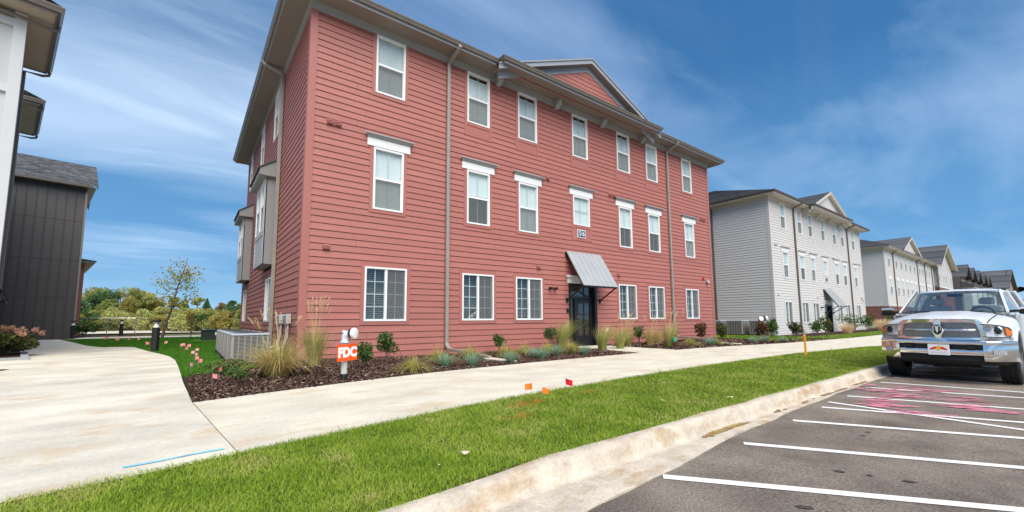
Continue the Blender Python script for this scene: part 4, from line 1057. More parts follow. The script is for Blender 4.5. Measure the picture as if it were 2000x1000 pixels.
stuff(m.build("pediment_shingles", M['shingle'], g3))
m = MB()
for k in range(11):
    z = 9.85 + k * .178; h0 = (ga3 - .35 - z) / PITCH; h1 = max(.02, (ga3 - .35 - z - .178) / PITCH)
    if h0 > .1: m.quad((gc3 - h0, -.52, z + .012), (gc3 + h0, -.52, z + .012), (gc3 + h1, -.505, z + .178), (gc3 - h1, -.505, z + .178))
stuff(m.build("pediment_siding", M['gray'], g3))
m = MB()
for sx in (-1, 1):
    a, b = (gc3, ga3), (gc3 + sx * 5.2, ga3 - 5.2 * PITCH)
    m.add([(a[0], -.86, a[1]), (b[0], -.86, b[1]), (b[0], -.86, b[1] - .22), (a[0], -.86, a[1] - .22)], [(0, 1, 2, 3)]); m.quad((a[0], -.86, a[1] - .22), (b[0], -.86, b[1] - .22), (b[0], -.5, b[1] - .22), (a[0], -.5, a[1] - .22))
    m.quad((a[0], -.54, a[1] - .22), (b[0], -.54, b[1] - .22), (b[0], -.54, b[1] - .42), (a[0], -.54, a[1] - .42))
m.build("rake_fascia", M['cream'], g3)
for x in (3.9, 17.7, 23.0, 28.4):
    m = MB(); m.bar((x, -.67, 9.7), (x, -.09, 9.3), .11, .09); m.bar((x, -.09, 9.3), (x, -.09, .1), .11, .09); m.build("downspout", M['bronze'], g3)

# fourth block: tall front gable, siding over brick
g4 = thing("apartment_building", "apartment block with a tall white front gable over red brick, right of the third block", "building", (93.6, 0.7, -0.27), 0, "apartment blocks along the street")
m = MB(); m.box(.2, 14.3, .2, 14, -.5, 9.6); m.build("wall_core", M['dark'], g4)
hol = [(c - .45, c + .45, 7.45, 9.3) for c in (1.6, 5.6, 8.0, 12.2)]
m = MB(); lap_wall(m, front_map, 0, 14.5, 6.3, 9.8, holes=hol)
k = 0
while 9.8 + k * .178 < 13.2:
    z = 9.8 + k * .178; h0 = (13.3 - z) * 7.25 / 3.5; k += 1
    m.quad((7.25 - h0, -.02, z + .012), (7.25 + h0, -.02, z + .012), (7.25 + max(.02, h0 - .37), -.005, z + .178), (7.25 - max(.02, h0 - .37), -.005, z + .178))
lap_wall(m, left_map, 0, 14, 6.3, 9.6); stuff(m.build("siding", M['graytrim'], g4))
m = MB(); brick_wall(m, front_map, 0, 14.5, 0, 6.2); brick_wall(m, left_map, 0, 14, 0, 6.2); stuff(m.build("bricks", M['brick'], g4))
m = MB(); m.box(0.0, 14.5, 0.0, .2, -.3, 6.2); m.box(0, .2, .2, 14, -.3, 6.2); m.build("mortar_bed", M['mortar'], g4)
m = MB(); m.box(-.05, 14.55, -.07, .1, 6.2, 6.36); m.build("belt_course", M['whitepaint'], g4)
for c in (1.6, 5.6, 8.0, 12.2): far_window(g4, c, 7.47, .9, 1.8)
gable_roof(g4, 0, 14.5, 0.0, 14, 9.75, 0.50, 'y', ov=0.75, rake=M['cream'])
m = MB(); m.bar((-.1, -.1, 9.4), (-.1, -.1, .1), .12, .1); m.build("downspout", M['bronze'], g4)

# dark townhouse row: stepped front gables on one long roof
def townhouse(x, label, w=8.4, wallm=None):
    t = thing("townhouse", label, "house", (x, 0.2, -0.27), 0, "dark gabled townhouses down the street")
    m = MB(); m.box(0, w, 0, 12, -.3, 8.9); m.build("wall", wallm or M['brown'], t)
    m = MB(); m.box(.6, w - .6, -1.3, 0, -.3, 7.2); m.build("porch_bay", M['whitepaint'], t)
    m = MB(); m.prism([(-1.9, 7.0), (-1.9, 7.25), (0, 8.1), (0, 7.0)], .1, w - .1, 'x'); m.build("porch_roof", M['shingle'], t)
    m = MB(); m.box(.4, w - .4, -1.75, -1.4, 6.78, 7.0); m.build("porch_beam", M['cream'], t)
    gable_roof(t, .6, w - .6, -.4, 12, 8.9, 0.62, 'y', ov=0.5, rake=M['bronze'])
    m = MB(); m.poly([(.6, -.1, 8.7), (w - .6, -.1, 8.7), (w / 2, -.1, 11.1)]); m.build("gable_wall", M['black'] if False else mat("gable_dark", (0.05, 0.035, 0.032), .7), t)
    m = MB(); m.box(1.0, 1.9, -1.36, -1.3, 1.2, 3.2); m.box(3.4, 4.6, -1.36, -1.3, .1, 2.4); m.build("porch_opening", mat("dark_pane", (0.06, 0.065, 0.065), 0.15), t)
    m = MB(); m.bar((.1, -.15, 8.6), (.1, -.15, 0), .12, .1); m.build("downspout", M['bronze'], t)
for i, x in enumerate((112.5, 121.5, 130.5, 140.5, 149.5)):
    townhouse(x, ["dark gabled townhouse nearest the white gabled block", "second dark gabled townhouse from the white gabled block", "middle dark gabled townhouse of the row of five", "fourth dark gabled townhouse from the white gabled block", "farthest dark gabled townhouse, just left of the big taupe gable"][i])
m = None
e_ = thing("house", "long taupe house with a big dark roofed gable, above the truck's antenna", "house", (186, -1.2, -0.3), 0)
m = MB(); m.box(0, 34, 0, 20, -.3, 9.6); m.poly([(0, -.01, 9.6), (34, -.01, 9.6), (17, -.01, 16.5)]); m.build("wall", M['taupe'], e_)
gable_roof(e_, 0, 34, 0, 20, 9.6, 0.36, 'y', ov=.9, rake=M['bronze'])
f_ = thing("house", "distant pale house with a dark roof at the far right edge", "house", (262, -14, -0.3), 0)
m = MB(); m.box(0, 40, 0, 26, -.3, 8.2); m.build("wall", M['gray'], f_)
gable_roof(f_, 0, 40, 0, 26, 8.2, 0.36, 'x', ov=.9, rake=M['bronze'])

# ------------------------------------------------------------------ left side: white block, charcoal wing, brick red wing
wt = thing("apartment_building", "white panelled building at the left edge with tan soffits and brown gutters", "building", (-6.1, 4.87, 0.2), R(13.0))
# local: x runs right, -y faces the street; corner at the origin, wall runs to -x
WH = 9.27
m = MB(); m.box(-9, -.02, .06, 17, -.5, WH); m.build("wall", M['leftwhite2'], wt)
def trimb(x0, x1, z0, z1, nm="corner_board", y0=-.02, y1=.06):
    m = MB(); m.box(x0, x1, y0, y1, z0, z1); return m.build(nm, M['leftwhite'], wt)
trimb(-.205, 0.02, -.5, WH)
for k in range(6): trimb(-1.45 - 1.24 * k, -1.45 + .16 - 1.24 * k, -.5, WH, "stile")
for z in (8.86, 7.02, 5.2, 3.3, 1.4): 
    m = MB(); m.box(-9, -.205, -.015, .06, z, z + .19); m.build("rail", M['leftwhite'], wt)
m = MB(); m.box(-.02, .02, .06, 17, -.5, WH); m.build("side_wall", M['leftwhite'], wt)
def eave_block(y0, y1, zs, front):
    m = MB()
    m.box(-.1, .52, y0, y1, zs, zs + .03)
    if front: m.box(-9, -.1, y0, .06, zs, zs + .03)
    sf = m.build("soffit", M['tan'], wt)
    m = MB()
    path = ([(-9, y0), (.52, y0), (.52, y1)] if front else [(-.1, y0), (.52, y0), (.52, y1), (-.1, y1)])
    if front: path += [(-.1, y1)]
    m.sweep(path, [(-.03, zs - .02), (.01, zs - .02), (.01, zs + .05), (.08, zs + .05), (.10, zs + .10), (.14, zs + .17), (.14, zs + .19), (-.03, zs + .19)])
    m.build("gutter", M['gutter'], wt)
    m = MB(); 
    m.add([(.66, y0 - .1, zs + .19), (.66, y1 + .1, zs + .19), (-3, y1 + .1, zs + 1.6), (-3, y0 - .1, zs + 1.6)], [(0, 1, 2, 3)])
    if front: m.add([(.66, y0 - .1, zs + .19), (-9, y0 - .1, zs + .19), (-9, 3, zs + 1.6), (-3, 3, zs + 1.6)], [(0, 1, 2, 3)])
    m.build("roof", M['shingle'], wt)
eave_block(-.62, 3.65, 9.29, True)
eave_block(6.9, 11.1, 9.29, False)
def pipe(pts, nm="downspout", mt=None):
    m = MB(); m.tube(pts, .045, 8); m.build(nm, mt or M['gutter'], wt, smooth=60)
pipe([(.60, .10, 9.30), (.58, .06, 9.17), (.40, -.02, 9.10), (-.6, -.08, 9.16), (-9, -.10, 9.16)])
pipe([(.60, 3.5, 9.30), (.58, 3.52, 9.18), (.44, 3.55, 9.13), (.05, 3.58, 9.13), (.05, 3.58, 0)])
pipe([(.60, 7.1, 9.30), (.58, 7.1, 9.18), (.44, 7.1, 9.13), (.05, 7.1, 9.13), (.05, 7.1, 0)])
pipe([(.60, 11.0, 9.30), (.58, 11.0, 9.18), (.44, 11.0, 9.13), (.05, 11.0, 9.13), (.05, 11.0, 0)])
can = thing("entrance_canopy", "small black metal canopy at the left edge, beyond the white building", "canopy", (-6.72, 8.6, 1.9), R(13))
m = MB(); m.add([(-.3, -.5, .62), (.02, -.5, .0), (.02, .9, .0), (-.3, .9, .62)], [(0, 1, 2, 3)]); o = m.build("canopy_roof", M['black'], can)
md = o.modifiers.new("solid", 'SOLIDIFY'); md.thickness = .03
m = MB(); m.bar((.0, -.5, -.02), (.0, .9, -.02), .05, .06); m.bar((0, -.48, -.02), (-.5, -.48, -.15), .04, .04); m.bar((0, .88, -.02), (-.5, .88, -.15), .04, .04); m.build("canopy_frame", M['black'], can)

ch = thing("apartment_wing", "charcoal vertical panel building with a gray shingle roof on the left", "building", (-7.46, 24.0, 0.2), R(11))
m = MB(); m.box(-8, -.03, .03, 9.0, -.5, 9.05); m.build("wall_core", M['black'], ch)
zs_ = [-.4, 2.40, 4.63, 6.98, 9.05]
for k in range(16):
    for j in range(4):
        m = MB(); x1 = -.06 - k * .39; x0 = x1 - .39
        m.box(x0 + .012, x1 - .012, -.006 - .004 * ((k * 7 + j * 3) % 3), .03, zs_[j] + .012, zs_[j + 1] - .006)
        m.build("wall_panel", M['blackpanel'], ch)
    m = MB(); m.box(-.06 - k * .39 - .022, -.06 - k * .39 + .022, -.045, .03, -.4, 9.05); m.build("batten", M['batten'], ch)
m = MB(); m.box(-.06, .02, -.02, 9.0, -.5, 9.05); m.build("corner_board", M['baygray'], ch)
m = MB(); m.bar((-.02, -.09, 9.0), (-.02, -.09, .0), .09, .07); m.bar((.0, -.35, 9.12), (-.02, -.09, 9.0), .09, .07); m.build("downspout", mat("pewter_downspout", (0.20, 0.185, 0.165), .45), ch)
m = MB(); m.box(-8, .35, -.42, 9.4, 9.03, 9.07); m.build("soffit", M['bronze'], ch)
m = MB(); m.sweep([(-8, -.42), (.22, -.42)], [(0, 9.03), (.10, 9.05), (.13, 9.16), (0, 9.18)]); m.build("gutter", M['gutter'], ch)
m = MB(); rows = 22; rp = 1.92 / 3.1
for i in range(rows):
    y0 = -.5 + 3.4 * i / rows; y1 = -.5 + 3.4 * (i + 1.15) / rows; x = -8.0 + (i % 2) * .17
    while x < .40:
        w_ = .22 + rng.random() * .16; xa, xb = x, min(x + w_, .45); dz = .010 + .018 * rng.random()
        z0 = 9.13 + (y0 + .5) * rp; z1 = 9.13 + (y1 + .5) * rp
        m.add([(xa, y0, z0 + dz + .012), (xb, y0, z0 + dz + .012), (xb, y1, z1), (xa, y1, z1), (xa, y0, z0 - .01), (xb, y0, z0 - .01)], [(0, 1, 2, 3), (0, 4, 5, 1)])
        x = xb + .004
        if xb >= .45: break
stuff(m.build("shingles", M['shingle'], ch))
m = MB(); m.prism([(-.5, 9.05), (2.9, 9.05 + 3.4 * rp), (6.3, 9.05), (6.3, 8.95), (2.9, 8.97 + 3.4 * rp - .02), (-.5, 8.95)], .40, .44, 'x'); m.build("rake_board", M['gutter'], ch)
m = MB(); m.add([(-8, 2.9, 9.13 + 3.4 * rp), (.45, 2.9, 9.13 + 3.4 * rp), (.45, 6.4, 9.13), (-8, 6.4, 9.13)], [(0, 1, 2, 3)]); m.build("rear_slope", M['shingle'], ch)
rw = thing("apartment_wing", "narrow brick red building end with a small eave, behind the charcoal wing", "building", (-7.85, 28.0, 0.2), R(11))
m = MB(); lap_wall(m, front_map, -4, 0, -.5, 4.9); stuff(m.build("siding", M['red'], rw))
m = MB(); lap_wall(m, lambda u, o, z: (o, u, z), 0, 8, -.5, 4.9); stuff(m.build("side_siding", M['red'], rw))
m = MB(); m.box(-4, -.02, .02, 8, -.5, 4.9); m.build("wall_core", M['dark'], rw)
m = MB(); m.box(-4, .42, -.35, 8, 4.9, 4.95); m.build("soffit", M['tan'], rw)
m = MB(); m.sweep([(-4, -.35), (.42, -.35), (.42, 8)], [(0, 4.9), (.06, 4.9), (.09, 5.03), (0, 5.05)]); m.build("gutter", M['fascia'], rw)
m = MB(); m.add([(-4, -.5, 5.05), (.55, -.5, 5.05), (-4, 4, 6.2)], [(0, 1, 2)]); m.add([(.55, -.5, 5.05), (.55, 8, 5.05), (-4, 4, 6.2)], [(0, 1, 2)]); m.build("roof", M['shingle'], rw)

# ------------------------------------------------------------------ grass, mulch, plants
def inside_strip(n, A, B, power=2.0, x0=-14, x1=30):
    """points between two ground polylines, denser close to the camera"""
    ax, ay = np.array(A).T; bx, by = np.array(B).T
    out = np.zeros((0, 2))
    while len(out) < n:
        X = nrng.uniform(x0, x1, n * 3); t = nrng.random(n * 3)
        Y = np.interp(X, ax, ay) * (1 - t) + np.interp(X, bx, by) * t
        d = np.hypot(X - CAM.x, Y - CAM.y)
        keep = nrng.random(n * 3) < np.minimum(1, (2.2 / d) ** power)
        out = np.vstack([out, np.stack([X, Y], 1)[keep]])
    return out[:n]
def blades(P, h0, h1, w, lean, sections=3, zoff=0.0, scale_by_dist=0.0, wind=(0, 0)):
    n = len(P); X, Y = P[:, 0], P[:, 1]
    Z = garr(X, Y) + zoff
    a = nrng.uniform(0, 2 * np.pi, n); h = nrng.uniform(h0, h1, n); ln = nrng.uniform(0.1, 1, n) * lean * h
    d = np.stack([np.cos(a), np.sin(a)], 1)
    T = np.linspace(0, 1, sections)
    S = np.zeros((n, sections, 3)); W = np.zeros((n, sections, 3))
    dist = np.hypot(X - CAM.x, Y - CAM.y)
    ww = w * (1 + scale_by_dist * dist)
    b = nrng.uniform(0, 2 * np.pi, n)
    for i, t in enumerate(T):
        S[:, i, 0] = X + d[:, 0] * ln * t ** 1.8 + wind[0] * h * t * t; S[:, i, 1] = Y + d[:, 1] * ln * t ** 1.8 + wind[1] * h * t * t
        S[:, i, 2] = Z + h * (t - 0.18 * t * t)
        f = ww * (1 - t) ** 0.7 / 2 + 0.0002
        W[:, i, 0] = np.cos(b) * f; W[:, i, 1] = np.sin(b) * f
    return S, W
P = inside_strip(230000, [(x, y - 0.02) for x, y in WALK_FRONT], [(x, y + 0.02) for x, y in CURB_BACK], 1.35, -10, 26)
tf = nrng.random(len(P))
clump = np.sin(P[:, 0] * 5.1 + 1.3 * np.sin(P[:, 1] * 4.3)) * np.sin(P[:, 1] * 6.7 + P[:, 0] * 2.1)
S_, W_ = blades(P, 0.016, 0.046, 0.0034, 1.1, 3, -0.004, 0.17)
S_[:, :, 2] += (0.006 * clump)[:, None] * np.linspace(0, 1, 3)[None]
stuff(tag(strip_mesh("grass", S_, W_, M['grass']), "mown green grass strip between the sidewalk and the curb", "grass"))
# ragged tufts leaning over the walk and the curb
P = np.vstack([np.stack([x_ := nrng.uniform(-6, 20, 5000), np.interp(x_, [p[0] for p in WALK_FRONT], [p[1] for p in WALK_FRONT]) + nrng.normal(-.01, .022, 5000)], 1),
               np.stack([x2_ := nrng.uniform(-3, 16, 3500), np.interp(x2_, [p[0] for p in CURB_BACK], [p[1] for p in CURB_BACK]) + nrng.normal(.02, .022, 3500)], 1)])
S_, W_ = blades(P, 0.02, 0.055, 0.0045, 1.5, 3, 0.0, 0.1)
stuff(tag(strip_mesh("grass", S_, W_, M['grass']), "ragged grass edge spilling onto the concrete", "grass"))
# side lawn
lp = np.array(lawn_l); rp_ = np.array(lawn_r)
def lawn_pts(n):
    t = nrng.random(n) ** 1.0; s_ = nrng.random(n)
    a, b = resample(lawn_l, 200), resample(lawn_r, 200); k = t * 199; i = np.clip(k.astype(int), 0, 198); f = (k - i)[:, None]
    A = a[i] * (1 - f) + a[i + 1] * f; B = b[i] * (1 - f) + b[i + 1] * f
    return A * (1 - s_[:, None]) + B * s_[:, None]
S_, W_ = blades(lawn_pts(75000), 0.03, 0.065, 0.007, 0.7, 3, -0.01, 0.06)
stuff(tag(strip_mesh("grass", S_, W_, M['lawn']), "dark green lawn beside the red building", "grass"))
X = nrng.uniform(20.3, 60, 9000); Y = nrng.uniform(-3.7, -2.0, 9000)
X = np.r_[X, nrng.uniform(20.4, 28, 5000)]; Y = np.r_[Y, nrng.uniform(-2.4, 8, 5000)]
S_, W_ = blades(np.stack([X, Y], 1), 0.04, 0.08, 0.02, 0.6, 3, -0.01, 0.02)
stuff(tag(strip_mesh("grass", S_, W_, M['grass']), "bright lawn in front of the pale gray block", "grass"))

# mulch chips
def chips(n, sampler, nm, label, size=(0.008, 0.030)):
    P = sampler(n); n = len(P); Z = garr(P[:, 0], P[:, 1])
    a = nrng.uniform(0, 2 * np.pi, n); l = nrng.uniform(*size, n); w = l * nrng.uniform(0.22, 0.6, n); tl = nrng.normal(0, .35, n); rl = nrng.normal(0, .5, n)
    u = np.stack([np.cos(a) * np.cos(tl), np.sin(a) * np.cos(tl), np.sin(tl)], 1) * l[:, None]; v = np.stack([-np.sin(a) * np.cos(rl), np.cos(a) * np.cos(rl), np.sin(rl)], 1) * w[:, None]
    c = np.stack([P[:, 0], P[:, 1], Z + nrng.uniform(-.008, .028, n)], 1)
    V = np.stack([c - u - v, c + u - v * .6, c + u * .9 + v, c - u * .8 + v * .8], 1)
    return stuff(tag(fast_mesh(nm, V, M['chips']), label, "mulch"))
def bed_left(n):
    X = nrng.uniform(-2.1, 9.3, n * 3); Y = nrng.uniform(-4.95, 0, n * 3)
    yb = np.interp(X, [p[0] for p in WALK_BACK], [p[1] for p in WALK_BACK]); 
    k = (Y > yb + .02 - .11 * nrng.random(n * 3) ** 4) & ~((X < -.1) & (Y > -1.7 + .5 * np.maximum(0, X + 1.6))) & (X < 8.72 + (Y + 3.56) * .2) & (nrng.random(n * 3) < np.minimum(1, 5.5 / np.hypot(X - CAM.x, Y - CAM.y)) ** 1.3)
    return np.stack([X, Y], 1)[k][:n]
def bed_right(n):
    X = nrng.uniform(10.8, 26, n * 3); Y = nrng.uniform(-3.9, 0, n * 3)
    yb = np.interp(X, [p[0] for p in WALK_BACK], [p[1] for p in WALK_BACK])
    k = (Y > yb + .02) & ~((X > 20.3) & (Y > -2.6))
    return np.stack([X, Y], 1)[k][:n]
chips(48000, bed_left, "mulch_chips", "dark brown bark mulch in the bed left of the door")
chips(7000, bed_right, "mulch_chips", "dark brown bark mulch in the bed right of the door path", (0.03, 0.07))

def fountain(name, mtl, n, h, r0, spread, droop, w, parent, lo=0.5, secs=6, wind=(0, 0), up=0.35):
    n = int(n * .62); spread *= 1.35
    a = nrng.uniform(0, 2 * np.pi, n); rr = r0 * np.sqrt(nrng.random(n)); L = h * nrng.uniform(lo, 1.0, n)
    out = (rr / max(r0, 1e-4) * .35 + .75 * nrng.random(n) ** 1.3) * spread
    T = np.linspace(0, 1, secs); S = np.zeros((n, secs, 3)); W = np.zeros((n, secs, 3))
    a2 = a + nrng.normal(0, .35, n)
    for i, t in enumerate(T):
        S[:, i, 0] = np.cos(a) * rr + np.cos(a2) * out * L * t ** 1.4 + wind[0] * L * t ** 2; S[:, i, 1] = np.sin(a) * rr + np.sin(a2) * out * L * t ** 1.4 + wind[1] * L * t ** 2
        S[:, i, 2] = L * (t - droop * out * t ** 2.6)
        f = w * (1 - t) ** 0.6 / 2 + .0004
        W[:, i, 0] = np.cos(a2 + 1.5) * f; W[:, i, 1] = np.sin(a2 + 1.5) * f
    return strip_mesh(name, S, W, mtl, parent), S
def plumes(parent, n, h, spread, wind=(0, 0), L=0.16):
    st = np.zeros((n, 5, 3)); wd = np.zeros((n, 5, 3)); V = []
    for i in range(n):
        a = rng.uniform(0, 6.28); o = rng.uniform(.1, 1) * spread; hh = h * rng.uniform(.78, 1.0)
        for k in range(5):
            t = k / 4; st[i, k] = (math.cos(a) * (.05 + o * t ** 1.6) + wind[0] * t * t, math.sin(a) * (.05 + o * t ** 1.6) + wind[1] * t * t, hh * (t - .08 * t * t)); wd[i, k] = (math.cos(a + 1.57) * .003, math.sin(a + 1.57) * .003, 0)
        e = Vector(st[i, 4]); d = (Vector(st[i, 4]) - Vector(st[i, 3])).normalized(); b = e - d * L
        for k in range(34):
            t = rng.random(); p = b.lerp(e + d * .04, t); an = rng.uniform(0, 6.28); rad = .020 * math.sin(3.0 * t + .14) + .003
            s_ = Vector((math.cos(an), math.sin(an), .6)) * rad; q = Vector((-math.sin(an), math.cos(an), 0)) * .005
            V.append([p, p + s_ * .6 + q, p + s_ * 1.5 + d * .02, p + s_ * .6 - q])
    strip_mesh("stem", st, wd, M['tan_grass'], parent)
    fast_mesh("plume", np.array([[tuple(c) for c in q] for q in V]), M['plume'], parent)
def ground_at(x, y): return (x, y, gr(x, y) - .01)

t = thing("ornamental_grass", "big tan clump of dry ornamental grass left of the fire connection", "plant", ground_at(-0.86, -2.95), 0, "ornamental grasses in the mulch bed")
fountain("blades", M['tan_grass'], 1700, 1.02, .17, 1.15, .55, .007, t, .40); fountain("green_blades", M['green_grass'], 200, .9, .14, .7, .4, .007, t, .5); plumes(t, 11, 1.3, .40, (-.10, 0))
t = thing("ornamental_grass", "tall green grass clump with tan plumes at the red building's corner", "plant", ground_at(0.0, -1.72), 0, "ornamental grasses in the mulch bed")
fountain("blades", M['green_grass'], 420, 1.0, .11, .30, .25, .008, t, .5); fountain("dry_blades", M['tan_grass'], 420, 1.2, .10, .55, .45, .006, t, .6); plumes(t, 15, 1.68, .36)
def reed(x, y, h, lab, green=True, wind=(.25, 0), n=520, pl=0, dry=160):
    n = int(n * .62); h *= .93
    t = thing("ornamental_grass", lab, "plant", ground_at(x, y), 0, "ornamental grasses in the mulch bed")
    fountain("blades", M['green_grass'] if green else M['tan_grass'], n, h, .13, .42, .3, .012, t, .5, wind=wind)
    if dry: fountain("dry_blades", M['tan_grass'], dry, h * 1.1, .10, .5, .4, .011, t, .6, wind=wind)
    if pl: plumes(t, pl, h * 1.45, .40, (wind[0] * 1.4, 0), .22)
reed(8.35, -.62, 1.32, "dark green windblown grass clump hiding the left foot of the black door", n=900, wind=(.45, 0), dry=60)
reed(8.95, -1.95, 1.1, "green fountain grass in front of the black door, right of the darker clump", n=620, wind=(.35, 0))
reed(9.9, -1.95, 1.05, "upright green grass clump beside the door path, under the small window", n=520, pl=9, wind=(.25, 0))
reed(11.9, -.75, .85, "thin pale grass clump against the red wall, first right of the door path", n=260, pl=8, wind=(.2, 0))
reed(12.3, -1.5, .95, "tan grass clump in the right bed, under the second small window from the door", green=False, n=360, pl=9, wind=(.2, 0))
reed(12.1, -2.45, 1.15, "tall green grass clump with a green marker at its foot, beside the right downspout", n=520, pl=14, wind=(.3, 0))
reed(13.9, -.8, .8, "small hazy tan grass clump close to the red wall by the right downspout", green=False, n=240, pl=6, wind=(.2, 0))
m = MB(); m.lathe([(0.001, .16), (.07, .14), (.075, .02), (.06, 0)], 10); tag(m.build("irrigation_marker", mat("marker_green", (0.03, 0.38, 0.20), .4), loc=(12.05, -2.72, g(12, -2.7) + .2)), "small bright green marker cap in front of the tall grass by the right downspout", "marker")
def fescue(x, y, s_, lab, mt='fescue'):
    t = thing("fescue_clump" if mt == 'fescue' else "sedge_clump", lab, "plant", ground_at(x, y), rng.uniform(0, 6), "low grass clumps along the sidewalk" if mt == 'fescue' else "arching sedge clumps near the wall")
    if mt == 'fescue': fountain("blades", M['fescue'], 520, .42 * s_, .07, .85, .55, .006, t, .6)
    else: fountain("blades", M['sedge'], 520, .62 * s_, .07, .95, .95, .007, t, .6, wind=(.10, 0))
fescue(1.30, -3.85, .85, "low yellow green tuft by the sidewalk, first right of the fire connection", 'sedge')
for x, y, s_, lab in ((2.26, -3.37, 1.0, "blue fescue clump in front of the left downspout, below a yellow sedge"), (2.8, -3.6, 1.05, "blue fescue clump beside the drain pipe, second from the left"),
        (3.95, -3.44, .95, "blue fescue clump growing over the end of the drain pipe"), (5.16, -3.2, 1.05, "blue fescue clump right of the concrete drain block"), (5.3, -2.7, 1.0, "blue fescue clump set back behind its neighbour, right of the drain block"),
        (6.23, -2.63, 1.1, "blue fescue clump at the foot of an arching sedge, left of the door"), (7.1, -2.9, .95, "last blue fescue clump left of the door path")):
    fescue(x, y, s_, lab)
for x, y, s_, lab in ((2.46, -2.7, 1.05, "arching yellow sedge just left of the downspout elbow"), (3.75, -1.9, 1.05, "arching yellow sedge draped over the drain pipe"), (5.0, -1.85, 1.0, "arching sedge under the second ground floor window"),
        (5.9, -1.6, .85, "small sedge under the third ground floor window"), (6.55, -1.95, 1.0, "arching sedge below the round shrub near the door"), (7.15, -2.35, 1.2, "tall bright sedge nearest the door path"), (4.2, -1.3, .55, "tiny pale dry tuft behind the drain pipe")):
    fescue(x, y, s_, lab, 'sedge')
for x, y, s_, lab in ((13.35, -2.6, .95, "green gold sedge right of the tall grass by the right downspout"), (15.0, -2.8, .8, "sedge at the far end of the right bed")): fescue(x, y, s_, lab, 'sedge')
for x, y, s_, lab in ((14.2, -2.9, 1.1, "paired blue fescue in the right bed, left one"), (14.7, -2.75, 1.1, "paired blue fescue in the right bed, right one"), (17.4, -3.2, 1.1, "blue fescue past the second drain pipe"), (19.2, -2.9, 1.1, "blue fescue in front of the gray block's condensers"), (19.9, -3.4, .9, "last blue fescue at the right end of the bed")): fescue(x, y, s_, lab)

def leafball(name, mtl, n, rad, size, parent, c=(0, 0, 0), clumps=9, hollow=.45, seed=None, flat=0.0):
    cs = [(rng.uniform(-.7, .7), rng.uniform(-.7, .7), rng.uniform(-.7, .8)) for _ in range(clumps)]
    k = nrng.integers(0, clumps, n); C = np.array(cs)[k]
    v = nrng.normal(0, 1, (n, 3)); v /= np.linalg.norm(v, axis=1)[:, None]
    r = (hollow + (1 - hollow) * nrng.random(n) ** .5)
    p = (C * .62 + v * r[:, None] * .46) * np.array(rad) + np.array(c)
    a = nrng.normal(0, 1, (n, 3)); a[:, 2] *= 1 - flat; a /= np.linalg.norm(a, axis=1)[:, None]
    b = np.cross(a, nrng.normal(0, 1, (n, 3))); b /= np.linalg.norm(b, axis=1)[:, None]
    s_ = size * nrng.uniform(.6, 1.3, n)[:, None]
    V = np.stack([p - a * s_, p + b * s_ * .45, p + a * s_, p - b * s_ * .45], 1)
    return fast_mesh(name, V, mtl, parent)
def twigs(parent, n, h, r, rad=.008, mt=None):
    m = MB()
    for i in range(n):
        a = rng.uniform(0, 6.28); o = rng.uniform(.3, 1) * r
        m.tube([(0, 0, -.02), (math.cos(a) * o * .35, math.sin(a) * o * .35, h * .5), (math.cos(a) * o, math.sin(a) * o, h)], [rad, rad * .8, rad * .4], 5)
    return m.build("stem", mt or M['bark'], parent)
def shrub(x, y, h, r, lab, mtl='shrub', n=520, stem=.12, size=.035, group="small shrubs in the mulch bed"):
    h *= 1.1; r *= 1.15; stem *= .8; n = int(n * 1.3)
    t = thing("shrub", lab, "shrub", ground_at(x, y), 0, group)
    twigs(t, 6, h * .7, r * .6); leafball("foliage", M[mtl], n, (r, r, (h - stem) / 2), size, t, (0, 0, stem + (h - stem) / 2)); return t
shrub(0.80, -2.5, .56, .25, "round dark shrub just right of the orange FDC sign", n=700)
shrub(1.52, -1.95, .70, .27, "taller split shrub in the mulch, second right of the FDC sign", n=760, stem=.2)
shrub(5.55, -.75, .62, .22, "small round evergreen under the third ground floor window", n=560, stem=.2)
shrub(7.6, -.85, .78, .32, "leggy round shrub against the wall left of the door", n=560, stem=.34)
shrub(12.9, -.55, .75, .28, "shrub against the red wall between two tan grasses", n=420, stem=.25, size=.05)
shrub(16.9, -1.1, .85, .3, "bronze leaved shrub in front of the last ground floor window", 'redshrub', n=420, stem=.15, size=.06)
shrub(19.0, -1.0, .85, .34, "green gold shrub at the red building's right corner", 'hydleaf', n=460, stem=.1, size=.06)
shrub(-1.70, -2.2, .24, .22, "low boxwood behind two pink flags, left one", n=420, stem=.02, size=.026)
shrub(-1.42, -2.0, .27, .24, "low boxwood in front of the nearest condenser", n=420, stem=.02, size=.026)
shrub(-1.52, -3.65, .30, .15, "small bright boxwood in the bare mulch near the sidewalk corner", n=520, stem=.08, size=.022)
for x, y, h, r, lab, mt in ((20.6, -2.3, .9, .4, "bronze shrub before the gray block's side lawn", 'redshrub'), (22.8, -1.8, 1.15, .32, "upright green shrub in front of the second fire connection", 'shrub'), (25.6, -2.0, .95, .36, "round olive shrub before the rightmost condenser", 'hydleaf'),
        (32.6, -.9, 1.0, .45, "small green shrub left of the gray block's first downspout", 'shrub'), (34.6, -.8, 1.3, .5, "pale green shrub at the gray block's downspout", 'hydleaf'), (39.5, -1.0, 1.4, .9, "wide green shrub left of the gray block's door", 'shrub'), (44.0, -1.0, 1.6, .6, "green shrub right of the gray block's door", 'shrub'), (52, -1.2, 1.6, .6, "green shrub between two tan grasses, far bed", 'shrub'), (60, -1.4, 1.8, .8, "green shrub by the brick base of the third block", 'shrub')):
    shrub(x, y, h, r, lab, mt, n=420, stem=.05, size=.075, group="shrubs along the far beds")
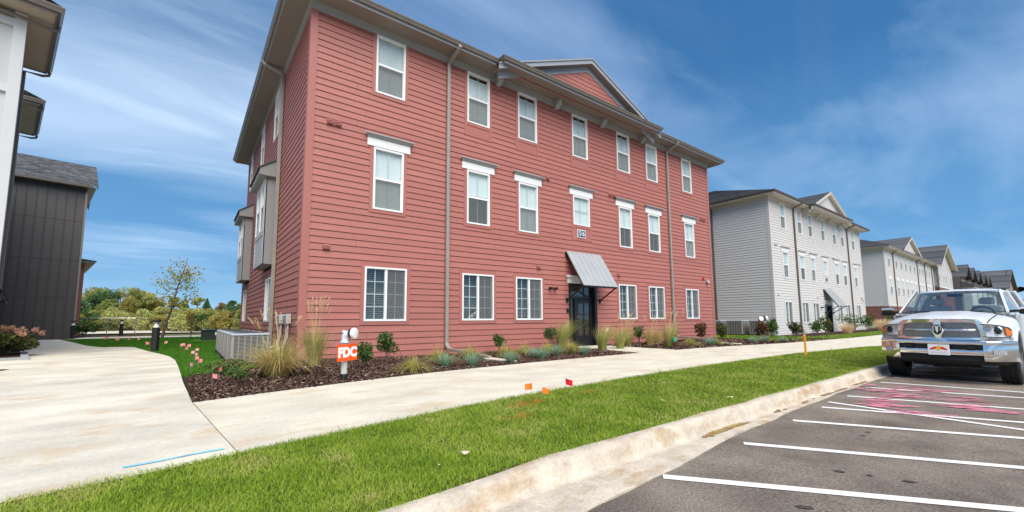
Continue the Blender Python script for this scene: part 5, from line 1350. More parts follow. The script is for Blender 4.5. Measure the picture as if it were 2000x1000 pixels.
for x, h, lab in ((36.9, 1.0, "tan grass clump under the gray block's second window"), (46.5, 1.3, "first straw grass clump right of the gray block's door"), (48.6, 1.3, "second straw grass clump right of the gray block's door"), (56, 1.5, "broad straw grass clump past the gray block's corner"), (63, 1.5, "straw grass clump just behind the truck's headlight")):
    t = thing("ornamental_grass", lab, "plant", ground_at(x, -1.5), 0, "straw grasses along the far beds"); fountain("blades", M['plume'], 420, h, .3, .6, .35, .03, t, .5)

# ------------------------------------------------------------------ small things near the red building
fd = thing("fire_connection", "white fire department pipe with a capped elbow and an orange FDC sign", "fire connection", (-0.03, -4.02, g(0, -4) - .02))
m = MB(); m.tube([(0, 0, 0), (0, 0, .66)], .052, 16); m.build("pipe", M['pvc'], fd, smooth=50)
m = MB(); m.lathe([(.058, 0), (.062, .02), (.058, .09), (.05, .12)], 14); m.build("pipe_collar", M['black'], fd, smooth=50)
m = MB(); m.lathe([(.054, .62), (.078, .63), (.078, .665), (.058, .67), (.058, .70)], 16); m.tube([(0, 0, .68), (0, -.0, .735), (.03, -.03, .775), (.075, -.07, .785)], [.056, .06, .063, .063], 14)
m.lathe([(.03, 0), (.04, .03), (.02, .05)], 10, (-.015, .02, .79)); m.build("elbow", M['brass'], fd, smooth=50)
el = thing  # alias kept local
def disc(m, c, d, r, l, n=20):
    c, d = Vector(c), Vector(d).normalized(); m.tube([c, c + d * l * .1, c + d * l * .9, c + d * l], [r * .94, r, r, r * .9], n)
dv = (.62, -.75, .05)
m = MB(); disc(m, (.065, -.062, .786), dv, .082, .05); m.build("swivel_ring", M['blackmat'], fd, smooth=40)
m = MB(); disc(m, (.096, -.10, .788), dv, .092, .055, 24); m.build("hose_cap", M['cap'], fd, smooth=40)
m = MB(); m.tube([(.10, -.1, .70), (.06, -.08, .655), (.02, -.07, .67)], .004, 6); m.build("cap_chain", M['satin'], fd)
m = MB(); m.box(-.20, .20, -.085, -.078, .33, .61); sgn = m.build("sign_board", M['orange'], fd); sgn.rotation_euler = (0, R(-1.2), R(22))
text_mesh("lettering", "FDC", .215, M['signwhite'], sgn, (.005, -.0865, .468), (R(90), 0, 0), .012, .001, 0.90)
m = MB()
for zz in (.40, .55): m.tube([(-.06, -.075, zz), (-.055, .04, zz), (0, .06, zz), (.055, .04, zz), (.06, -.075, zz)], .004, 5)
m.build("sign_strap", M['satin'], fd)
fd2 = thing("fire_connection", "distant white fire connection with a small red and white sign by the gray block", "fire connection", (23.2, -1.2, g(23, -1.2)))
m = MB(); m.tube([(-.28, 0, 0), (-.28, 0, 1.0), (.28, 0, 1.0), (.28, 0, 0)], .07, 8); m.build("pipe", M['pvc'], fd2)
m = MB(); disc(m, (-.3, -.05, 1.05), (-.6, -.7, .1), .13, .12); disc(m, (.3, -.05, 1.05), (.6, -.7, .1), .15, .12); m.build("hose_cap", M['cap'], fd2); m = MB(); m.box(-.12, .12, -.15, .05, .95, 1.2); m.build("elbow", M['blackmat'], fd2)
m = MB(); m.box(-.2, .2, -.1, -.08, .45, .78, 0); m.box(-.2, .2, -.104, -.1, .56, .67, 1); m.build("sign_board", [M['redflag'], M['signwhite']], fd2)

# condensers
def condenser(lab, loc, rz=0, group=None, s_=1.0):
    t = thing("condenser_unit", lab, "air conditioner", loc, rz, group)
    w, h = .45, .84; m = MB()
    m.box(-w - .04, w + .04, -w - .04, w + .04, -.05, .07); m.build("pad", M['blackmat'], t)
    m = MB(); m.box(-w + .05, w - .05, -w + .05, w - .05, .07, h - .06); m.build("coil", M['acdark'], t)
    m = MB()
    for sx in (-1, 1):
        for sy in (-1, 1): m.lathe([(.05, .07), (.05, h - .05)], 8, (sx * (w - .05), sy * (w - .05), 0))
    m.box(-w, w, -w, w, .07, .11); m.build("corner_post", M['acgray'], t, smooth=50)
    m = MB(); k = 0
    while .14 + k * .036 < h - .07:
        z = .14 + k * .036; k += 1
        for a, b in (((-w, -w), (w, -w)), ((-w, -w), (-w, w)), ((w, -w), (w, w)), ((-w, w), (w, w))):
            ax_ = a[1] == b[1]
            m.box(min(a[0], b[0]) + (.09 if ax_ else -.006), max(a[0], b[0]) - (.09 if ax_ else -.006), min(a[1], b[1]) + (.09 if not ax_ else -.006), max(a[1], b[1]) - (.09 if not ax_ else -.006), z, z + .016)
    for u in (-.28, -.14, 0, .14, .28):
        m.box(u - .012, u + .012, -w - .012, -w + .01, .11, h - .06); m.box(-w - .012, -w + .01, u - .012, u + .012, .11, h - .06)
    stuff(m.build("louver", M['acgray'], t))
    m = MB(); m.lathe([(w * 1.30, h - .06), (w * 1.36, h - .05), (w * 1.36, h - .005), (w * 1.28, h + .01), (w * 1.0, h + .012), (w * .92, h + .004)], 4); 
    tp = m.build("top_cover", M['actop'], t, bevel=.03); tp.rotation_euler = (0, 0, R(45)); tp.scale = (1.06, 1.06, 1)
    m = MB()
    for r_ in (.10, .19, .28, .37): m.tube([(r_ * math.cos(a), r_ * math.sin(a), h + .015) for a in np.linspace(0, 2 * math.pi, 25)], .006, 4, caps=False)
    for k in range(8): a = k * math.pi / 4; m.bar((.05 * math.cos(a), .05 * math.sin(a), h + .018), (.40 * math.cos(a), .40 * math.sin(a), h + .018), .008, .006)
    m.build("fan_guard", M['acdark'], t)
    m = MB(); m.lathe([(.001, h - .08), (.38, h - .08)], 20); m.build("fan_well", M['blackmat'], t)
    return t
names = ["gray condenser at the front of the row, partly behind the tan grass", "second gray condenser from the front of the row", "middle gray condenser of the row of five", "fourth gray condenser from the front of the row", "rearmost gray condenser of the row, next to the green utility box"]
c0 = condenser(names[0], (-1.05, -.18, g(-1, 0) + .0), 0, "condensers beside the red building"); c0.scale = (.82, .95, .80)
for i in range(1, 5): clone(c0, (-1.05, -.18 + 1.2 * i, g(-1, 1) + .0), 0, names[i])
for i, (y, nm) in enumerate(((.55, "condenser nearest the street on the gray block's side wall"), (2.0, "middle condenser on the gray block's side wall"), (3.4, "condenser farthest from the street on the gray block's side wall"))):
    clone(c0, (27.3, y, .06), 0, nm, 1.15, "condensers beside the gray block")
# meter boxes with conduits on the side wall
for y0, lab in ((1.85, "gray meter box left of its twin, on the red building's side wall"), (0.80, "gray meter box nearest the corner of the red building")):
    t = thing("meter_box", lab, "meter box", (-.03, y0, 1.12), 0, "meter boxes on the side wall")
    m = MB(); m.box(-.12, 0, 0, .46, 0, .26); 
    m.build("box", M['meter'], t, bevel=.01)
    m = MB()
    for k in range(3): m.box(-.135, -.12, .04 + k * .14, .13 + k * .14, .04, .22)
    m.build("breaker_cover", M['satin'], t, bevel=.006)
    m = MB()
    for k in range(3): yy = .09 + k * .14; m.tube([(-.05, yy, 0), (-.05, yy, -.35), (-.10, yy + .1, -.6), (-.3, yy + .3, -.72), (-.55, yy + .5, -.8)], .017, 7)
    m.build("conduit", M['pvc'], t, smooth=60)
for i, (y, lab) in enumerate(((2.97, "farthest"), (2.58, "second farthest"), (2.1, "third"), (1.4, "fourth"), (.98, "second nearest"), (.63, "nearest"))):
    t = thing("disconnect_box", f"hooded gray disconnect box on the gray block's side wall, {lab} from the street corner" if i < 4 else f"hooded gray disconnect box on the gray block's side wall, {lab} to the street corner", "meter box", (28.22, y, .62), 0, "disconnect boxes on the gray block")
    m = MB(); m.box(-.12, 0, -.10, .10, 0, .2); m.prism([(-.18, .2), (0, .2), (0, .3)], -.12, .12, 'y'); m.build("box", M['meter'], t); m = MB(); m.tube([(-.05, 0, 0), (-.05, 0, -.5)], .02, 6); m.build("conduit", M['meter'], t)
ub = thing("utility_box", "dark green utility transformer box behind the condenser row", "utility box", (-1.15, 14.9, g(-1, 14) - .02))
m = MB(); m.box(-.45, .75, -.5, .5, 0, .50); m.build("cabinet", M['darkgreen'], ub, bevel=.03); m = MB(); m.box(-.5, .8, -.55, .55, .50, .56); m.build("lid", M['darkgreen'], ub, bevel=.02)
m = MB(); m.box(.10, .20, -.515, -.5, .28, .43); m.build("warning_sticker", M['signwhite'], ub); m = MB(); m.box(-.75, .95, -.7, .7, -.1, .03); m.build("pad", M['concrete'], ub)

# bollard lights
def bollard(lab, loc, s_=1.0):
    t = thing("bollard_light", lab, "bollard light", loc, 0, "bollard lights along the path"); t.scale = (s_,) * 3
    m = MB(); m.lathe([(.001, 0), (.102, 0), (.102, .76), (.001, .76)], 24); m.build("post", M['blackmat'], t, smooth=40)
    m = MB(); m.lathe([(.09, .76), (.09, .94)], 24); m.build("lens", M['lens'], t, smooth=40)
    m = MB(); m.lathe([(.085, .77), (.03, .90), (.02, .94)], 20); m.build("reflector_cone", M['lamphead'], t, smooth=40)
    m = MB(); m.lathe([(.001, 1.02), (.10, 1.02), (.104, 1.01), (.104, .945), (.001, .94)], 24); m.build("cap", M['blackmat'], t, smooth=40)
    return t
bollard("black bollard light on the lawn in the middle, nearest of the three", (-2.97, 6.3, g(-3, 6) - .01))
bollard("black bollard light at the charcoal wing's corner", (-7.2, 22.0, g(-7, 22) - .01))
bollard("black bollard light behind the lawn, between the other two", (-5.75, 27.9, gr(-5.7, 28)), 1.06)

# marking flags
FL = [(-3.34, 8.63, 'pink'), (-2.86, 8.98, 'pinkflag2'), (-2.34, 6.73, 'pinkflag2'), (-2.27, 6.67, 'pink'), (-2.18, 4.57, 'pink'), (-2.11, 5.61, 'pink'), (-2.01, 2.81, 'pinkflag2'), (-2.11, 2.29, 'pinkflag2'), (-2.02, .84, 'pinkflag2'), (-2.01, -.02, 'pink'), (-1.97, -.52, 'pink'),
      (-2.08, -1.89, 'pinkflag2'), (-1.95, -.96, 'pink'), (-1.84, -3.62, 'pink'), (-1.69, -2.89, 'pink'), (-3.95, 14.89, 'pinkflag2'), (-4.43, 15.96, 'pink'), (-4.89, 16.36, 'pink'), (-5.4, 17.4, 'pink')]
FLAB = ["pink marking flag just left of the nearest bollard's foot", "pink marking flag just right of the nearest bollard", "pale pink flag of a pair at mid lawn, left one", "pink flag of a pair at mid lawn, right one", "pink flag near the mid lawn pair, the lower of two", "pink flag near the mid lawn pair, the upper of two",
        "pale orange pink flag standing alone on the lawn edge", "pale orange pink flag left of the lone one, by the path", "thin pale flag seen edge on, above two pink ones", "pink flag in the string beside the path, above the square one", "square pink flag at the lawn's front edge",
        "narrow pale flag at the corner of the mulch and the path", "pink flag in the string by the path, behind the square one", "pink flag on bare mulch, nearest to the camera", "pink flag on the mulch in front of the low boxwood", "orange pink flag far back on the lawn, right of the far cluster", "pink flag in the far cluster, right one", "pink flag in the far cluster, middle one", "pink flag in the far cluster, left one"]
def flag(x, y, c, lab, h=.30, lean=None, sz=.085, group="pink marking flags", rz=None):
    t = thing("marking_flag", lab, "flag", (x, y, g(x, y) - .02), rng.uniform(-.9, .9) if rz is None else rz, group)
    lx, ly = lean or (rng.uniform(-.06, .06), rng.uniform(-.03, .03))
    m = MB(); m.tube([(0, 0, 0), (lx, ly, h)], .0022, 5); m.build("wire", M['wire'], t)
    m = MB(); n = 5; sag = rng.uniform(-.35, .45); cur = rng.uniform(-.03, .03)
    rows = []
    for k in range(n):
        f = k / (n - 1); bx, by = lx + sz * 1.15 * f, ly + cur * math.sin(f * 3.1)
        rows.append([(bx * 1.0 - .0, by, h - sag * sz * f), (bx - lx * .25 , by + .006, h - sz - sag * sz * f)])
    m.grid(rows); m.build("cloth", M[c], t)
for (x, y, c), lab in zip(FL, FLAB): flag(x, y, c, lab, h=.20 + .05 * rng.random(), sz=.066 if y < 4 else (.085 if y < 10 else .12))
flag(1.56, -6.93, 'orangeflag', "orange flag standing at the strip's edge, leftmost of the three", .19, (.0, 0), .085, "bright flags on the grass strip", -.95)
flag(1.82, -6.93, 'orangeflag', "orange flag fallen sideways on the grass strip", .12, (.05, .0), .085, "bright flags on the grass strip", -.5)
flag(2.36, -6.93, 'redflag', "red flag on the grass strip, right of two orange flags", .20, (-.02, 0), .09, "bright flags on the grass strip", -.65)
st = thing("survey_stake", "yellow wooden stake at the edge of the grass strip before the gray block", "stake", (12.25, -6.80, g(12.2, -6.8)))
m = MB(); m.prism([(-.03, 0), (.03, 0), (.03, .56), (0, .60), (-.03, .57)], -.02, .02, 'y'); m.build("stake", M['yellow'], st); m = MB(); m.box(-.033, .033, -.023, .023, .47, .53); m.build("tape_band", M['orangeflag'], st)

# hydrangea in a kerbed bed at the left
hk = structure((lambda m: (m.sweep([(-9, 3.35), (-5.28, 4.30), (-6.7, 11.0), (-6.9, 12.0)], [(0, -.1), (0, .075), (-.14, .075), (-.14, -.1)], zf=gr), m.build("bed_kerb", M['kerb']))[1])(MB()))
ribbon("bed_soil", [(-5.4, 4.4), (-6.8, 11.5)], [(-9, 3.5), (-9, 11.5)], 12, 8, .055, M['mulch'])
ribbon("mulch_bed", [(-9, .1), (-4.98, 1.05)], [(-9, 2.0), (-4.96, 1.38)], 10, 4, .014, M['mulch'])
hy = thing("hydrangea", "hydrangea bush with faded pink blooms in the kerbed bed at the left", "shrub", (-6.05, 5.9, gr(-6, 5.6) + .05))
leafball("foliage", M['hydleaf'], 3000, (.66, .95, .37), .055, hy, (0, .1, .40), 14)
twigs(hy, 16, .6, .7, .008)
for i in range(17):
    a = rng.uniform(0, 6.28); rr = rng.uniform(.1, .90); p = (math.cos(a) * rr * .74, .1 + math.sin(a) * rr * .95, .70 + .10 * rng.random() - .26 * rr * rr)
    leafball("bloom", M['bloom'], 150, (.12, .12, .10), .022, hy, p, 5)

# young maple on the lawn
def tube_tree(m, base, top, r0, r1, wob=.15, n=7):
    pts = [Vector(base).lerp(Vector(top), k / n) + Vector((rng.uniform(-1, 1), rng.uniform(-1, 1), 0)) * wob * (0 < k < n) for k in range(n + 1)]
    m.tube(pts, [r0 + (r1 - r0) * k / n for k in range(n + 1)], 7); return pts
yt = thing("young_maple", "young maple with sparse yellowing leaves on the side lawn", "tree", (-3.28, 19.4, gr(-3.2, 19) - .05))
m = MB(); tp = tube_tree(m, (0, 0, 0), (.9, 0, 4.7), .075, .012, .03, 9); ends = []
for i in range(24):
    k = rng.uniform(.36, .97); j = int(k * 9); b = tp[j].lerp(tp[min(j + 1, 9)], k * 9 - j); a = rng.uniform(0, 6.28); L = (1.22 - k) * rng.uniform(.9, 1.7)
    e = b + Vector((math.cos(a) * L, math.sin(a) * L, L * rng.uniform(.25, .85))); mid = b.lerp(e, .5) + Vector((0, 0, -.06))
    m.tube([b, mid, e], [.016, .010, .004], 5); ends += [(mid, .3), (e, .42)]
m.build("trunk", M['bark'], yt, smooth=60)
V = []
for e, r_ in ends:
    for q in range(22):
        p = e + Vector((rng.gauss(0, 1), rng.gauss(0, 1), rng.gauss(0, .8))) * r_ * .52
        a = Vector((rng.gauss(0, 1), rng.gauss(0, 1), rng.gauss(0, .6))).normalized(); b = a.cross(Vector((rng.gauss(0, 1), rng.gauss(0, 1), rng.gauss(0, 1)))).normalized(); s_ = rng.uniform(.035, .075)
        V.append([tuple(p - a * s_), tuple(p + b * s_ * .8), tuple(p + a * s_), tuple(p - b * s_ * .8)])
fast_mesh("crown", np.array(V), M['young_leaf'], yt)

# wire fence behind the lawn
fn = thing("wire_fence", "thin wire mesh fence behind the side lawn", "fence", (-8.5, 30, 0))
fp = [(-8.3, 30.0), (-6.7, 30.0), (-5.2, 30.0), (-3.9, 27.7), (-2.47, 25.2)]
hs = [1.2, 1.2, 1.2, 1.0, .75]
m = MB(); mw = MB()
for (x, y), h in zip(fp, hs):
    q = MB(); z = gr(x, y); q.tube([(x + 8.5, y - 30, z - .1), (x + 8.5, y - 30, z + h)], .022, 6); q.build("post", M['satin'], fn)
for (a, ha), (b, hb) in zip(zip(fp[:-1], hs[:-1]), zip(fp[1:], hs[1:])):
    A, B = Vector((a[0] + 8.5, a[1] - 30, gr(*a))), Vector((b[0] + 8.5, b[1] - 30, gr(*b)))
    m.tube([A + Vector((0, 0, ha)), B + Vector((0, 0, hb))], .02, 6)
    for k in range(1, 9): mw.bar(A + Vector((0, 0, ha * k / 9)), B + Vector((0, 0, hb * k / 9)), .005, .005)
    for k in range(1, 14): p = A.lerp(B, k / 14); mw.bar(p, p + Vector((0, 0, ha + (hb - ha) * k / 14)), .005, .005)
m.build("top_rail", M['satin'], fn); stuff(mw.build("wire_mesh", M['satin'], fn))

# ------------------------------------------------------------------ trees and bushes behind
def leaf_cloud(n, lobes, size):
    k = nrng.integers(0, len(lobes), n); A = np.array(lobes)[k]
    v = nrng.normal(0, 1, (n, 3)); v /= np.linalg.norm(v, axis=1)[:, None]; r = .55 + .45 * nrng.random(n) ** .6
    p = A[:, :3] + v * (r * A[:, 3])[:, None] * np.array([1, 1, .85])
    a = nrng.normal(0, 1, (n, 3)); a /= np.linalg.norm(a, axis=1)[:, None]; b = np.cross(a, nrng.normal(0, 1, (n, 3))); b /= np.linalg.norm(b, axis=1)[:, None]
    s_ = size * nrng.uniform(.6, 1.35, n)[:, None]
    return np.stack([p - a * s_, p + b * s_ * .6, p + a * s_, p - b * s_ * .6], 1)
def tree(lab, x, y, h, r, mt, n=2600, kind='round', size=.16, group="trees behind the lawn"):
    t = thing("conifer_tree" if kind == 'cone' else "tree", lab, "tree", (x, y, gr(x, y) - .15), 0, group)
    m = MB(); tp = tube_tree(m, (0, 0, 0), (rng.uniform(-.2, .2), 0, h * .82), max(.07, r * .07), .03, .05, 5)
    lobes = []
    if kind == 'cone':
        for k in range(16): z = .12 + .85 * k / 15; rr = r * (1.02 - z); a = rng.uniform(0, 6.28); lobes += [(math.cos(a + q) * rr * .5, math.sin(a + q) * rr * .5, z * h, max(.12, rr * .55)) for q in (0, 2.1, 4.2)]
    else:
        lo = {'round': .30, 'bush': .16, 'open': .52}[kind]
        for k in range(15 if kind != 'open' else 11):
            z = lo + (.92 - lo) * rng.random(); prof = math.sin(min(1, max(0, (z - lo * .45) / (1.02 - lo * .45))) * math.pi) ** .6; a = rng.uniform(0, 6.28); o = r * prof * rng.uniform(.2, .78)
            lobes.append((math.cos(a) * o, math.sin(a) * o, z * h, r * rng.uniform(.26, .44) * (1 if kind != 'open' else .7)))
        for l in lobes[:8]: m.tube([tp[2], Vector(tp[3]).lerp(Vector(l[:3]), .5), l[:3]], [.05, .035, .015], 5)
    m.build("trunk", M['bark'], t)
    fast_mesh("crown", leaf_cloud(n, lobes, size), M[mt], t)
    return t
TR = [("tall yellow green tree beside the charcoal wing", -14.6, 86.8, 6.6, 3.0, 't_olive', 'round'), ("big dark green tree left of the yellow thicket", -13.0, 80, 5.9, 2.6, 't_dark', 'round'), ("yellow green tree right of the big dark tree", -12.4, 98.0, 5.9, 2.5, 't_yellow', 'round'),
      ("broad olive tree in the middle of the far wood", -11.4, 103.7, 7.2, 3.4, 't_olive', 'round'), ("olive tree behind the young maple's left side", -9.6, 104, 6.4, 3.0, 't_pale', 'round'), ("dark pointed tree above the far wood", -11.8, 134, 4.2, 1.9, 't_dark', 'cone'), ("bright yellow tree behind the young maple", -9.2, 120, 4.8, 3.0, 't_yellow', 'round'),
      ("small green tree on the ridge just right of the young maple", -6.1, 172, 4.8, 2.0, 't_olive', 'round'), ("dark conifer on the ridge, left of the open crowned tree", -3.1, 172, 4.9, 1.7, 't_dark', 'cone'), ("open crowned tree with pale leaves on the ridge", .4, 172, 5.2, 2.9, 't_pale', 'open'), ("dark conifer on the ridge right of the open crowned tree", 2.8, 167, 4.9, 2.0, 't_dark', 'cone'),
      ("low rusty tree on the ridge", 7.2, 172, 3.4, 2.0, 't_rust', 'round'), ("dark rounded tree on the ridge near the red building", 10.0, 168, 4.2, 2.0, 't_dark', 'round'), ("last small tree on the ridge, next to the red wall", 13.0, 172, 3.2, 1.6, 't_olive', 'round'), ("orange leaved tree low in front of the far wood", -7.0, 104, 4.2, 2.0, 't_yellow', 'round'),
      ("dark green tree low behind the wire fence", -13.4, 66, 4.4, 2.2, 't_dark', 'round'), ("olive tree behind the wire fence", -11.2, 76, 4.6, 2.3, 't_olive', 'round')]
for lab, x, y, h, r, mt, kd in TR: tree(lab, x, y, h * .92, r, mt, kind=kd, n=5200 if y < 140 else 3000, size=.13 if y < 140 else .16)
BU = [(-11.9, 69.5), (-10.8, 68.6), (-9.7, 67.8), (-8.6, 68.9), (-7.4, 66.1), (-6.3, 67.2), (-5.2, 64.4), (-4.1, 64.9), (-3.0, 62.6), (-1.9, 63.8), (-.8, 60.9), (.4, 60.9), (1.5, 59.2), (2.6, 60.4), (3.7, 57.5), (5.0, 60), (-10.0, 74), (-7.0, 74), (-4, 74), (-1, 72), (2, 70), (-5.5, 80), (-2.2, 82), (1.2, 80), (5, 78)]
bl = []
for i, (x, y) in enumerate(BU):
    mt = ['t_olive', 't_pale', 't_dark', 't_pale', 't_yellow'][(i * 3 + i // 4) % 5]
    h = 2.0 + 1.1 * rng.random() + (.5 if -2.5 < x < 4 else 0)
    if 4.2 < x: h *= .6
    place = ["dense", "tall", "spreading", "low", "ragged"][i % 5]; colr = {'t_olive': 'olive', 't_pale': 'pale green', 't_dark': 'dark green', 't_yellow': 'yellowing'}[mt]
    t = tree(f"{place} {colr} bush in the thicket below the ridge, {['far left', 'left', 'middle', 'right', 'far right'][min(4, max(0, int((x + 12) / 3.4)))]} part, {'front' if i < 16 else 'back'} rank", x, y, h, 1.35 + .5 * rng.random(), mt, 3000, 'bush', .105, "bushes in the thicket behind the lawn")
t = thing("ornamental_grass", "yellow leafed sapling clump left of the green utility box", "plant", (-2.0, 17.0, gr(-2, 17)), 0); leafball("foliage", M['t_yellow'], 380, (.35, .35, .75), .06, t, (0, 0, .9), 9); twigs(t, 6, 1.5, .3, .008)
sh = shrub(-7.3, 26.2, .9, .75, "green shrub with a pale bloom in the bed behind the charcoal wing", 'shrub', 900, .05, .07, "shrubs by the charcoal wing")
# meadow on the slope
X = nrng.uniform(-26, 18, 26000); Y = nrng.uniform(86, 178, 26000); Z = np.array([gr(a, b) for a, b in zip(X, Y)])
a = nrng.uniform(0, 2 * np.pi, len(X)); h = nrng.uniform(.25, .8, len(X)); w = .14
V = np.stack([np.stack([X - np.cos(a) * w, Y - np.sin(a) * w, Z - .1], 1), np.stack([X + np.cos(a) * w, Y + np.sin(a) * w, Z - .1], 1), np.stack([X + nrng.normal(0, .15, len(X)), Y, Z + h], 1)], 1)
stuff(tag(fast_mesh("meadow_grass", V, M['meadow']), "tall golden meadow grass on the far slope", "grass"))

# ------------------------------------------------------------------ paint marks and litter
def blob(parent, name, c, rx, ry, rot, material, off, n=14, jag=.35, zf=g):
    m = MB(); pts = []
    for k in range(n):
        t = 2 * math.pi * k / n; q = 1 + rng.uniform(-jag, jag); x, y = rx * q * math.cos(t), ry * q * math.sin(t)
        X, Y = c[0] + x * math.cos(rot) - y * math.sin(rot), c[1] + x * math.sin(rot) + y * math.cos(rot); pts.append((X, Y, (g(X, -9.6) if zf is g else zf(X, Y)) + off))
    m.poly(pts); return m
def scribble(parent, name, cs, material, off, n=9, L=.5, w=.05, zf=g, rot=None):
    m = MB()
    for cx_, cy_, ang, rx, ry in cs:
        for k in range(n):
            a = ang + rng.gauss(0, .22); c = (cx_ + rng.gauss(0, rx), cy_ + rng.gauss(0, ry)); q = blob(parent, name, c, L * rng.uniform(.35, 1) / 2, w * rng.uniform(.5, 1.2) / 2, a, material, off + .0004 * k, 12, .3, zf)
            m.add(q.v, q.f)
    return m.build(name, material, parent)
A0_ = R(-62)
scribble(lot, "paint_mark", [(7.45, -9.45, A0_, .25, .12), (7.9, -9.75, A0_, .22, .14), (8.2, -10.0, A0_, .18, .16), (6.95, -9.82, A0_, .16, .10), (7.15, -10.0, A0_, .14, .1), (7.32, -10.45, A0_, .2, .14), (6.72, -10.52, A0_, .14, .14), (6.45, -10.62, A0_, .10, .16), (5.98, -9.92, A0_, .16, .12), (5.5, -10.22, A0_, .12, .14), (6.3, -9.72, A0_, .12, .1), (6.5, -10.9, A0_, .1, .1), (5.8, -9.75, A0_, .12, .1)],
         M['pinkpaint'], .009, 12, .42, .045)
scribble(curb, "paint_mark", [(7.75, -9.24, A0_, .2, .03)], M['pinkpaint'], .034, 8, .2, .05)
mm_ = MB()
for (x, y), rx, ry in (((3.57, -10.12), .06, .025), ((3.8, -10.11), .05, .025), ((2.07, -10.32), .09, .035), ((2.15, -10.5), .05, .03), ((2.23, -10.72), .09, .04), ((1.08, -10.4), .10, .05)):
    q = blob(lot, "x", (x, y), rx * .5, ry * .6, A0_ + rng.uniform(-.2, .2), None, .007); mm_.add(q.v, q.f)
mm_.build("oil_spot", M['oil'], lot)
zt = lambda x, y: g(x, y)
plz = bpy.data.objects["plaza"]
mb_ = MB(); P0, P1 = Vector((-2.5, -7.33)), Vector((-1.89, -7.24)); d_ = P1 - P0; nn_ = Vector((-d_.y, d_.x)).normalized()
mb_.grid([[(*(P0 + d_ * t + nn_ * s_ * (.020 + .006 * math.sin(9 * t + s_))), g(*(P0 + d_ * t)) + .0135) for s_ in (-1, 1)] for t in np.linspace(0, 1, 16)])
mb_.build("paint_mark", M['bluepaint'], plz)
q = blob(plz, "x", (-2.27, -7.19), .035, .011, .2, None, .0135); q.build("paint_mark", M['bluepaint'], plz)
stp = strip
# leaves and scraps
def leaf_thing(lab, x, y, s_, c, up=.045):
    m = MB(); a = rng.uniform(0, 6.28); pts = [(math.cos(a + k) * s_ * r_, math.sin(a + k) * s_ * r_ * .8, up + rng.uniform(-.006, .012)) for k, r_ in ((0, 1), (.8, .6), (1.6, .8), (2.6, .55), (3.3, .9), (4.2, .5), (5.2, .75))]
    m.poly(pts); tag(m.build("fallen_leaf", mat("leaf_" + c, {'pale': (.62, .50, .42), 'brown': (.25, .13, .08), 'white': (.75, .73, .68)}[c], .7), loc=(x, y, g(x, y))), lab, "leaf")
leaf_thing("pale pink fallen leaf on the grass strip close to the curb", -.42, -8.62, .045, 'pale'); leaf_thing("tiny white scrap on the grass left of the pale leaf", -.70, -8.72, .022, 'white'); leaf_thing("white scrap at the back of the curb, right of centre", 3.69, -8.70, .06, 'white')
leaf_thing("pale scrap in the middle of the grass strip", 2.72, -8.3, .03, 'white'); leaf_thing("brown leaf on the grass right of the red flag", 2.05, -7.3, .04, 'brown'); leaf_thing("small brown leaf on the strip near the survey stake", 14.3, -7.4, .09, 'brown', .06)
# tall weeds at the edge of the strip
for x, y, lab in ((3.45, -6.72, "wispy weed at the strip's edge, right of the red flag"), (5.2, -6.62, "spreading weed on the walk's edge, mid strip"), (15.5, -6.5, "dry weed beyond the yellow stake"), (-.95, -7.2, "bent dark blade lying on the walk, left part of the strip"), (.15, -7.02, "thin dark blades poking onto the walk at mid left")):
    t = thing("weed", lab, "weed", (x, y, g(x, y)), rng.uniform(0, 6)); fountain("blades", M['shrub'], 14 if x > 1 else 4, .17 if x > 1 else .10, .02, 1.2, .5, .006, t, .5)

